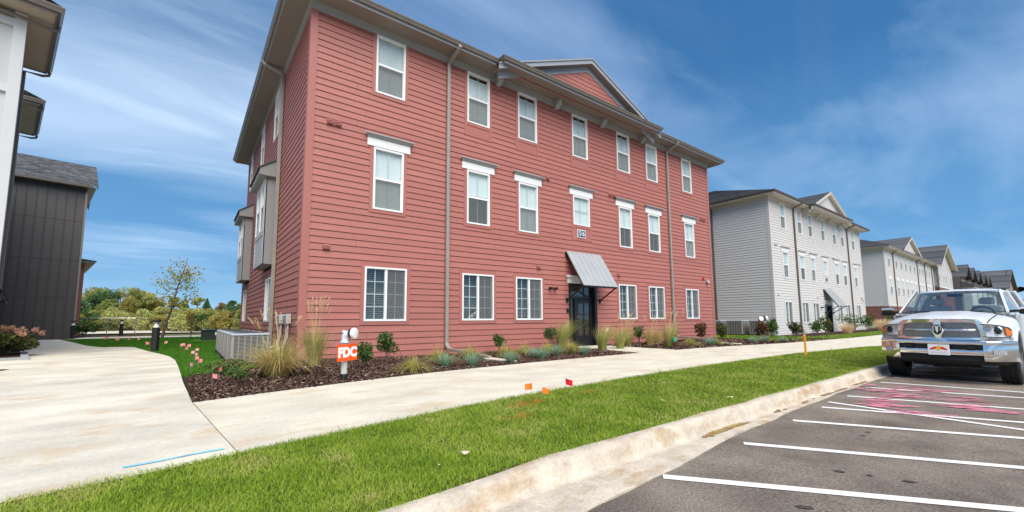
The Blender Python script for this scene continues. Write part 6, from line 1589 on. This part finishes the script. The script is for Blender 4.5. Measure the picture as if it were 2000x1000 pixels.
# ------------------------------------------------------------------ pickup truck
tk = thing("pickup_truck", "white pickup truck with a chrome grille parked along the curb, facing the camera", "truck", (10.50, -10.00, g(10.5, -10) + .0), R(177.3))
tk.scale = (.95,) * 3
TRK = bpy.data.objects
def build_truck(T):
    W = M['wht']
    def mirror_rows(rows): return [[(x, -y, z) for x, y, z in reversed(r) if y > 1e-6] + list(r) for r in rows]
    # hood
    hs = [(.86, 1.165, .96), (.82, 1.20, .97), (.74, 1.225, .98), (.50, 1.262, .99), (.15, 1.30, 1.0), (-.20, 1.335, 1.0), (-.34, 1.345, 1.0)]
    prof = [(0, 0), (.18, .004), (.30, .0), (.36, -.018), (.50, -.028), (.62, -.048), (.70, -.072)]
    m = MB(); m.grid(mirror_rows([[(x - .10 * (y / .7) ** 2 * (1 if x > .4 else .3), y * s_, zc + dz) for y, dz in prof] for x, zc, s_ in hs])); m.build("hood", W, T, smooth=60)
    for sy, in ((1,), (-1,)):
        fs = [(.70, 1.085, .93), (.62, 1.12, .96), (.45, 1.17, .985), (.10, 1.215, 1.0), (-.34, 1.262, 1.0)]
        pf = [(.712, 0.0), (.80, -.022), (.90, -.055), (.955, -.10), (.985, -.17), (.99, -.26)]
        m = MB(); m.grid([[(x - .12 * ((y - .7) / .28) ** 2 * (1 if x > .5 else .2), sy * y * s_, zc + dz) for y, dz in pf] for x, zc, s_ in fs]); m.build("fender", W, T, smooth=60)
        # fender side with wheel arch, door and bed side
        def side_panel(nm, pts, y=.985, th=.04):
            m = MB(); m.prism(pts, sy * (y - th), sy * y, 'y'); return m.build(nm, W, T)
        arc = [(math.cos(a) * .53, .45 + math.sin(a) * .53) for a in np.linspace(R(-8), R(188), 15)]
        side_panel("fender_side", [(.60, .72)] + [(a, b) for a, b in arc if b > .70 or a < 0] + [(-.62, .42), (-.62, 1.08), (-.34, 1.02), (.45, .93), (.62, .88)])
        fl = MB(); fl.tube([(math.cos(a) * .545, sy * .985, .45 + math.sin(a) * .545) for a in np.linspace(R(30), R(185), 15)], .035, 8); fl.build("wheel_flare", W, T, smooth=60)
        d = side_panel("door", [(-.64, .42), (-1.72, .42), (-1.72, 1.26), (-.40, 1.26), (-.40, 1.06), (-.64, 1.06)], .99)
        h = MB(); h.box(-1.62, -1.42, sy * .985 if sy > 0 else -1.03, sy * 1.03 if sy > 0 else -.985, 1.10, 1.14); h.build("door_handle", M['chrome'], d, bevel=.008)
        d = side_panel("door", [(-1.74, .42), (-2.72, .42), (-2.72, 1.28), (-1.74, 1.27)], .99)
        h = MB(); h.box(-2.62, -2.42, sy * .985 if sy > 0 else -1.03, sy * 1.03 if sy > 0 else -.985, 1.11, 1.15); h.build("door_handle", M['chrome'], d, bevel=.008)
        arc2 = [(-3.78 + math.cos(a) * .53, .45 + math.sin(a) * .53) for a in np.linspace(R(-8), R(188), 15)]
        side_panel("bed_side", [(-2.75, .45)] + arc2 + [(-4.95, .55), (-4.95, 1.36), (-2.75, 1.36)], .985)
        m = MB(); m.box(-2.75, -.6, sy * .93 if sy > 0 else -.98, sy * .98 if sy > 0 else -.93, .34, .42); m.build("rocker", M['blackmat'], T)
        m = MB(); m.tube([(-.65, sy * 1.02, .33), (-2.7, sy * 1.02, .33)], .045, 8); m.build("side_step", M['chrome'], T)
        # greenhouse side glass and pillars
        m = MB(); gl = [(-.62, .80, 1.29), (-1.06, .67, 1.79), (-1.66, .66, 1.83), (-1.66, .84, 1.29)]
        m.poly([(x, sy * y, z) for x, y, z in gl]); m.poly([(x, sy * y, z) for x, y, z in ((-1.80, .84, 1.29), (-1.80, .66, 1.83), (-2.38, .66, 1.81), (-2.50, .84, 1.29))]); m.build("side_glass", M['pglass'], T)
        m = MB()
        m.bar((-.34, sy * .785, 1.31), (-1.10, sy * .640, 1.865), .045, .05); m.bar((-1.73, sy * .845, 1.26), (-1.73, sy * .665, 1.87), .13, .05); m.bar((-2.60, sy * .845, 1.26), (-2.50, sy * .665, 1.87), .26, .05)
        m.bar((-.32, sy * .83, 1.275), (-2.7, sy * .865, 1.275), .05, .04); m.build("pillar", W, T, bevel=.012)
        m = MB(); m.bar((-.345, sy * .77, 1.315), (-1.085, sy * .63, 1.865), .022, .03); m.build("windshield_seal", M['blackmat'], T)
        # mirror
        m = MB(); m.bar((-.55, sy * .86, 1.33), (-.52, sy * 1.08, 1.35), .06, .05); ma = m.build("mirror_arm", M['blackmat'], T)
        m = MB(); m.box(-.60, -.50, *sorted((sy * .99, sy * 1.25)), 1.27, 1.37); m.build("mirror_housing", M['blackmat'], ma, bevel=.03)
        m = MB(); m.box(-.585, -.475, *sorted((sy * 1.0, sy * 1.24)), 1.375, 1.46); m.build("mirror_cap", M['chrome'], ma, bevel=.03)
    # windshield and roof
    m = MB(); m.grid([[( -.30 - .80 * t - .09 * (abs(u) ** 2), u * (.775 - .145 * t), 1.315 + .56 * t) for u in np.linspace(-1, 1, 9)] for t in np.linspace(0, 1, 6)]); m.build("windshield", M['pglass'], T, smooth=True)
    m = MB(); m.grid([[(-.27 - .07 * abs(u) ** 2, u * .80, 1.312) for u in np.linspace(-1, 1, 9)], [(-.33 - .09 * abs(u) ** 2, u * .775, 1.328) for u in np.linspace(-1, 1, 9)]]); m.build("cowl", M['blackmat'], T)
    rs = [(-1.07, 1.868), (-1.14, 1.90), (-1.30, 1.925), (-1.7, 1.945), (-2.2, 1.935), (-2.55, 1.90), (-2.66, 1.86)]
    m = MB(); m.grid(mirror_rows([[(x - .08 * (y / .65) ** 2 * (1 if x > -1.5 else 0), y, z - dz) for y, dz in ((0, 0), (.25, .004), (.45, .016), (.58, .04), (.645, .075), (.66, .11))] for x, z in rs])); m.build("roof", W, T, smooth=60)
    m = MB(); m.prism([(-2.45, 1.90), (-2.15, 1.91), (-2.32, 1.99), (-2.42, 2.0)], -.02, .02, 'y'); m.lathe([(.09, 1.90), (.07, 1.945), (.001, 1.95)], 12, (-2.25, -.12, 0)); m.build("antenna_fin", M['blackmat'], T, smooth=40)
    m = MB(); m.quad((-2.66, -.64, 1.82), (-2.66, .64, 1.82), (-2.80, .8, 1.30), (-2.80, -.8, 1.30)); m.build("rear_glass", M['pglass'], T)
    m = MB(); m.box(-2.82, -2.78, -.95, .95, .5, 1.30); m.build("cab_back", W, T)
    m = MB(); m.box(-4.95, -4.90, -.95, .95, .55, 1.34); m.build("tailgate", W, T)
    for s_ in (-1, 1):
        m = MB(); m.tube([(-.30, s_ * .30 + .22, 1.335), (-.335, s_ * .30 - .02, 1.345), (-.37, s_ * .30 - .38, 1.345)], .011, 6); m.build("wiper", M['blackmat'], T)
    # cabin
    m = MB(); m.box(-2.75, -.35, -.8, .8, .5, 1.16); m.box(-.75, -.42, -.78, .78, 1.16, 1.27); m.build("cabin_floor", M['seat'], T)
    for s_ in (-1, 1):
        m = MB(); m.box(-1.75, -1.55, s_ * .42 - .25, s_ * .42 + .25, 1.1, 1.50); m.box(-1.70, -1.60, s_ * .42 - .13, s_ * .42 + .13, 1.52, 1.70); m.build("seat", M['seat'], T, bevel=.05)
    m = MB(); ring = [(-.92 + .06 * math.sin(a), .42 + .19 * math.cos(a), 1.27 + .18 * math.sin(a)) for a in np.linspace(0, 2 * math.pi, 21)]; m.tube(ring, .016, 6, caps=False); m.bar((-.80, .42, 1.2), (-.92, .42, 1.27), .06, .06); m.build("steering_wheel", M['blackmat'], T)
    m = MB(); m.box(-1.02, -.99, -.13, .13, 1.72, 1.80); m.build("rear_view_mirror", M['blackmat'], T, bevel=.02)
    # grille
    outer = [(.0, 1.190), (.38, 1.188), (.53, 1.172), (.595, 1.13), (.63, 1.02), (.655, .86), (.63, .815), (.40, .805), (0, .80)]
    inner = [(.0, 1.128), (.36, 1.126), (.475, 1.115), (.515, 1.08), (.54, .99), (.555, .885), (.54, .862), (.40, .857), (0, .855)]
    def loop(L): return [(y, z) for y, z in L] + [(-y, z) for y, z in reversed(L) if y > 0]
    def bow(y): return -.16 * (abs(y) / .65) ** 2.2
    o, i_ = loop(outer), loop(inner); n = len(o); m = MB()
    vs = [(.80 + bow(y), y, z) for y, z in o] + [(.93 + bow(y), y * .985, z * .995 + .004) for y, z in o] + [(.945 + bow(y), y * .95 , z * .97 + .03) for y, z in o] + [(.93 + bow(y), y, z) for y, z in i_] + [(.84 + bow(y), y, z) for y, z in i_]
    fs = [(k * n + j, k * n + (j + 1) % n, (k + 1) * n + (j + 1) % n, (k + 1) * n + j) for k in range(4) for j in range(n)]
    m.add(vs, fs); gsur = m.build("grille_surround", M['chrome'], T, smooth=35)
    m = MB()
    yy = np.linspace(-.50, .50, 13)
    m.grid([[(.84 + bow(y), y, .968) for y in yy], [(.93 + bow(y), y, .972) for y in yy], [(.945 + bow(y), y, .99) for y in yy], [(.93 + bow(y), y, 1.012) for y in yy], [(.84 + bow(y), y, 1.018) for y in yy]])
    m.prism([(-.045, 1.17), (.045, 1.17), (.07, 1.05), (.085, .95), (.06, .90), (.035, .83), (-.035, .83), (-.06, .90), (-.085, .95), (-.07, 1.05)], .86, .955, 'x'); m.build("grille_cross", M['chrome'], gsur, bevel=.012)
    m = MB(); sh = [(-.075, 1.085), (.075, 1.085), (.072, 1.0), (.045, .93), (0, .90), (-.045, .93), (-.072, 1.0)]; m.prism(sh, .955, .965, 'x', 0)
    for s_ in (-1, 1):
        m.tube([(.972, s_ * .012, 1.055), (.972, s_ * .045, 1.062), (.972, s_ * .06, 1.03), (.972, s_ * .045, .985), (.972, s_ * .028, .985)], [.014, .014, .012, .010, .005], 6, 1)
    m.prism([(-.022, 1.055), (.022, 1.055), (.016, .975), (0, .935), (-.016, .975)], .966, .98, 'x', 1); m.build("emblem", [M['black'], M['chrome']], gsur)
    m = MB(); m.grid([[(.80 + bow(y), y * 1.0, .85) for y in np.linspace(-.57, .57, 11)], [(.80 + bow(y), y * .92, 1.13) for y in np.linspace(-.57, .57, 11)]]); m.build("grille_backing", M['black'], gsur)
    def hw(z): return float(np.interp(z, [.86, .99, 1.08, 1.125], [.55, .538, .512, .45]))
    m = MB()
    for zlo, zhi in ((.866, .964), (1.022, 1.122)):
        nr = 4; hz = (zhi - zlo) / nr
        for r_ in range(nr + 1):
            z = zlo + r_ * hz; w = hw(z); ys = np.linspace(-w, w, 25)
            m.grid([[(.885 + bow(y), y, z - .0045) for y in ys], [(.90 + bow(y), y, z - .003) for y in ys], [(.90 + bow(y), y, z + .003) for y in ys], [(.885 + bow(y), y, z + .0045) for y in ys]])
            if r_ == nr: continue
            y = -w + (.03 if r_ % 2 else .0)
            while y < w:
                m.box(.872 + bow(y), .897 + bow(y), y - .005, y + .005, z + .002, z + hz - .002); y += .080
    stuff(m.build("grille_mesh", mat("grille_bar", (.42, .42, .42), .32, metal=1.0), gsur))
    # front panel behind grille and lamps
    m = MB(); yy = np.linspace(-.95, .95, 21); fx = lambda y: .80 - .20 * (abs(y) / .95) ** 3
    m.grid([[(fx(y), y, .74) for y in yy], [(fx(y), y, 1.02 if abs(y) > .6 else 1.15) for y in yy]]); m.build("front_panel", W, T)
    for sy in (1, -1):
        def hx(y): return .86 - .27 * ((y - .60) / .38) ** 2
        prof_t = [(.615, 1.082), (.72, 1.085), (.85, 1.066), (.945, 1.03), (.975, .99)]; prof_b = [(.665, .885), (.74, .882), (.85, .878), (.955, .885), (.978, .93)]
        m = MB(); m.grid([[(hx(y), sy * y, z) for y, z in prof_t], [(hx(y) + .025, sy * (y + b[0]) / 2, (z + b[1]) / 2) for (y, z), b in zip(prof_t, prof_b)], [(hx(y), sy * y, z) for y, z in prof_b]]); hl = m.build("headlight", M['lens'], T, smooth=True)
        m = MB(); m.grid([[(hx(y) - .055, sy * y, z) for y, z in prof_t], [(hx(y) - .055, sy * y, z) for y, z in prof_b]]); m.grid([[(hx(y) - .055, sy * y, z) for y, z in prof_t], [(hx(y), sy * y, z) for y, z in prof_t]]); m.grid([[(hx(y) - .055, sy * y, z) for y, z in prof_b], [(hx(y), sy * y, z) for y, z in prof_b]]); m.build("housing", mat("lamp_housing", (.80, .81, .82), .25, metal=.35), hl)
        m = MB(); m.lathe([(.075, -.005), (.078, .02), (.062, .035), (.055, .01)], 20, (hx(.82) - .045, sy * .80, .985), 'x', 0); m.lathe([(.055, .01), (.035, .03), (.001, .036)], 16, (hx(.82) - .045, sy * .80, .985), 'x', 1)
        m.lathe([(.050, -.005), (.05, .012), (.001, .0)], 16, (hx(.69) - .045, sy * .69, 1.02), 'x', 0)
        m.build("projector", [M['satin'], M['black']], hl, smooth=40)
        
        m = MB(); m.grid([[(hx(y) - .012, sy * y, z) for y, z in ((.90, 1.04), (.945, 1.02), (.972, .985))], [(hx(y) - .012, sy * y, z) for y, z in ((.915, .905), (.955, .90), (.976, .935))]]); m.build("turn_signal", M['amber'], hl)
        m = MB(); m.tube([(hx(y) + .004, sy * y, z + .006) for y, z in prof_t], .006, 5); m.tube([(hx(y) + .004, sy * y, z - .004) for y, z in prof_b], .006, 5); m.build("lamp_gasket", M['blackmat'], hl)
    # bumper
    bx = lambda y: 1.0 - .04 * (abs(y) / .6) ** 2 - (.34 * max(0, (abs(y) - .68) / .34) ** 1.7)
    def band(ys, zx): return [[(bx(y) + dx, y, z) for y in ys] for z, dx in zx]
    ysf = np.linspace(-1.03, 1.03, 45); yc = np.linspace(-.62, .62, 25)
    m = MB(); m.grid(band(ysf, [(.80, -.10), (.806, -.03), (.80, 0), (.782, .012), (.755, .012), (.742, .0), (.740, -.05)]))
    m.grid(band(yc, [(.665, -.06), (.667, .0), (.655, .012), (.62, .010), (.590, -.004), (.585, -.05)]))
    for s_ in (-1, 1):
        ye = np.linspace(.62, 1.03, 14) * s_
        m.grid(band(ye, [(.742, .0), (.70, .014), (.62, .016), (.55, .004), (.505, -.03), (.50, -.08)]))
        m.quad(*[(bx(.62) + dx, s_ * .62, z) for z, dx in ((.742, -.08), (.742, .0), (.665, 0), (.665, -.08))]); m.quad(*[(bx(.62) + dx, s_ * .62, z) for z, dx in ((.585, -.08), (.585, .0), (.505, -.03), (.505, -.08))])
    bp = m.build("front_bumper", M['chrome'], T, smooth=50)
    m = MB(); m.box(.84, .90, -.66, .66, .50, .76); m.build("bumper_void", M['black'], bp)
    for s_ in (-1, 1):
        m = MB(); m.tube([(.90, s_ * .46 - .05, .70), (.985, s_ * .46 - .05, .70), (.99, s_ * .46 + .05, .70), (.90, s_ * .46 + .05, .70)], .02, 7); m.build("tow_hook", M['black'], bp)
        m = MB(); yl = np.linspace(.745, .905, 9)
        m.grid([[(bx(y) + .026, s_ * y, z) for y in yl] for z in (.600, .675)], 0)
        for k in range(8):
            for j in range(4):
                if (k * 5 + j * 3) % 4: y = .752 + k * .0185; m.box(bx(y) + .026, bx(y) + .031, *sorted((s_ * y, s_ * (y + .012))), .610 + j * .014, .619 + j * .014, 1)
        m.build("fog_lamp", [mat("fog_recess", (.30, .30, .30), .4), M['signwhite']], bp)
    m = MB(); m.grid(band(np.linspace(-.92, .92, 21), [(.59, -.06), (.50, -.05), (.44, -.09), (.40, -.20)])); m.build("air_dam", M['blackmat'], bp)
    m = MB(); m.box(1.0, 1.016, -.16, .16, .575, .735); lp_ = m.build("licence_plate", M['signwhite'], bp, bevel=.004)
    m = MB()
    for s_ in (-1, 1): m.prism([(s_ * .005, .675), (s_ * .125, .648), (s_ * .13, .668), (s_ * .07, .696), (s_ * .005, .708)], 1.0165, 1.018, 'x', 0)
    m.lathe([(.001, 1.0195), (.036, 1.0195)], 16, (0, 0, .682), 'x', 1)
    m.build("plate_emblem", [M['redflag'], mat("plate_yellow", (.85, .50, .02), .4)], lp_)
    m = MB(); m.box(1.0165, 1.018, -.11, .11, .605, .618); m.build("plate_strip", M['muntin'], lp_)
    # wheels
    for (x, sy) in ((0, 1), (0, -1), (-3.78, 1), (-3.78, -1)):
        wh = bpy.data.objects.new("wheel", None); col.objects.link(wh); wh.parent = T; wh.location = (x, sy * .865, .425)
        m = MB(); m.lathe([(.24, -.13), (.36, -.145), (.405, -.135), (.425, -.11), (.425, .11), (.405, .135), (.36, .145), (.24, .13)], 40, ax='y')
        for k in range(44):
            a = 2 * math.pi * k / 44
            for y0, y1, da in ((-.135, -.075, 0), (-.06, -.008, .07), (.008, .06, 0), (.075, .135, .07)):
                aa = a + da; c, s_ = math.cos(aa), math.sin(aa); t = .021
                m.add([(c * r_ - s_ * q, y, s_ * r_ + c * q) for r_ in (.42, .437) for q, y in ((-t, y0), (t, y0 + .012), (t, y1), (-t, y1 - .012))], [(4, 5, 6, 7), (0, 1, 5, 4), (1, 2, 6, 5), (2, 3, 7, 6), (3, 0, 4, 7)])
        m.build("tyre", M['rubber'], wh)
        m = MB(); m.lathe([(.24, sy * .13), (.235, sy * .08), (.10, sy * .09), (.07, sy * .13), (.001, sy * .135)], 24, ax='y')
        for k in range(8): a = k * math.pi / 4; m.bar((math.cos(a) * .07, sy * .115, math.sin(a) * .07), (math.cos(a) * .23, sy * .12, math.sin(a) * .23), .03, .05)
        m.lathe([(.24, -.12 * sy), (.23, 0), (.24, .13 * sy)], 24, ax='y')
        m.build("rim", M['satin'], wh)
        for p in wh.children: p.parent = wh
    m = MB(); m.tube([(0, -.8, .42), (0, .8, .42)], .06, 8); m.lathe([(.05, -.13), (.15, -.08), (.15, .08), (.05, .13)], 12, (0, -.2, .40), 'y'); m.tube([(-3.78, -.8, .42), (-3.78, .8, .42)], .07, 8)
    m.bar((.15, .62, .40), (.15, -.5, .46), .05, .05); m.box(-4.7, .6, .38, .46, .42, .56); m.box(-4.7, .6, -.46, -.38, .42, .56); m.box(-2.6, -.7, -.35, .35, .36, .55); m.box(.35, .6, -.5, .5, .33, .42); m.build("chassis", M['under'], T)
    m = MB(); m.box(-4.9, .7, -.90, .90, .50, .74); m.build("engine_bay", M['under'], T)
build_truck(tk)
def remap(o):
    for c in o.children:
        if c.name.startswith("wheel") and not c.name.startswith("wheel_flare"): continue
        if c.type == 'MESH':
            n = len(c.data.vertices); a = np.empty(n * 3, np.float32); c.data.vertices.foreach_get("co", a); a = a.reshape(-1, 3)
            a[:, 2] = np.interp(a[:, 2], [0, .33, .50, .80, .86, 1.19, 1.34, 1.95, 2.1], [0, .33, .475, .875, .935, 1.315, 1.475, 2.03, 2.18])
            if c.name.startswith(("grille", "emblem")): a[:, 1] *= 1.06
            if c.name.startswith(("windshield", "roof", "pillar", "side_glass", "cowl", "rear_glass")): a[:, 1] *= 1.09
            c.data.vertices.foreach_set("co", a.reshape(-1)); c.data.update()
        remap(c)
remap(tk)

mm_ = MB()
for x, y, rx, ry in ((2.35, -9.13, .10, .035), (2.75, -9.12, .16, .04), (3.05, -9.11, .10, .03), (4.3, -9.08, .14, .03), (6.3, -9.04, .35, .03), (7.0, -9.03, .3, .035), (8.1, -9.0, .3, .03), (5.3, -9.06, .2, .02)):
    for k in range(5):
        q = blob(curb, "x", (x + rng.gauss(0, rx * .7), y + rng.gauss(0, .012)), rx * rng.uniform(.3, .7), ry * rng.uniform(.4, .8), rng.uniform(-.1, .1), None, .0, 14, .4, lambda a, b: g(a, -9.6) + .0145 + .0005 * k); mm_.add(q.v, q.f)
mm_.build("silt_patch", mat("silt", (.30, .18, .09), .95, var=.4, vscale=18, spec=.1), curb)
P = np.array([(2.45 + rng.gauss(0, .07), -9.12 + rng.gauss(0, .018)) for _ in range(500)] + [(2.85 + rng.gauss(0, .12), -9.11 + rng.gauss(0, .018)) for _ in range(500)])
S_, W_ = blades(P, .01, .035, .004, 2.5, 3, -.05, .1)
S_[:, :, 2] -= (garr(P[:, 0], P[:, 1]) - garr(P[:, 0], P[:, 1] * 0 - 9.6))[:, None]; S_[:, :, 2] += .055
stuff(tag(strip_mesh("grass_clippings", S_, W_, M['tan_grass']), "dry grass clippings washed into the gutter", "clippings"))
P = np.array([(1.15 + rng.gauss(0, .10), -7.36 + rng.gauss(0, .06)) for _ in range(150)] + [(1.42 + rng.gauss(0, .06), -7.33 + rng.gauss(0, .03)) for _ in range(120)] + [(.78 + rng.gauss(0, .10), -7.82 + rng.gauss(0, .05)) for _ in range(120)] + [(2.5 + rng.gauss(0, .10), -7.25 + rng.gauss(0, .03)) for _ in range(70)])
S_, W_ = blades(P, .03, .062, .0045, .9, 3, 0, .16)
stuff(tag(strip_mesh("sprayed_grass", S_, W_, leaf_mat("sprayed_grass", [(0, (.45, .24, .04)), (.6, (.62, .30, .06)), (1, (.30, .30, .04))], .7, 0, .3)), "orange spray painted patches of grass below the orange flags", "grass"))
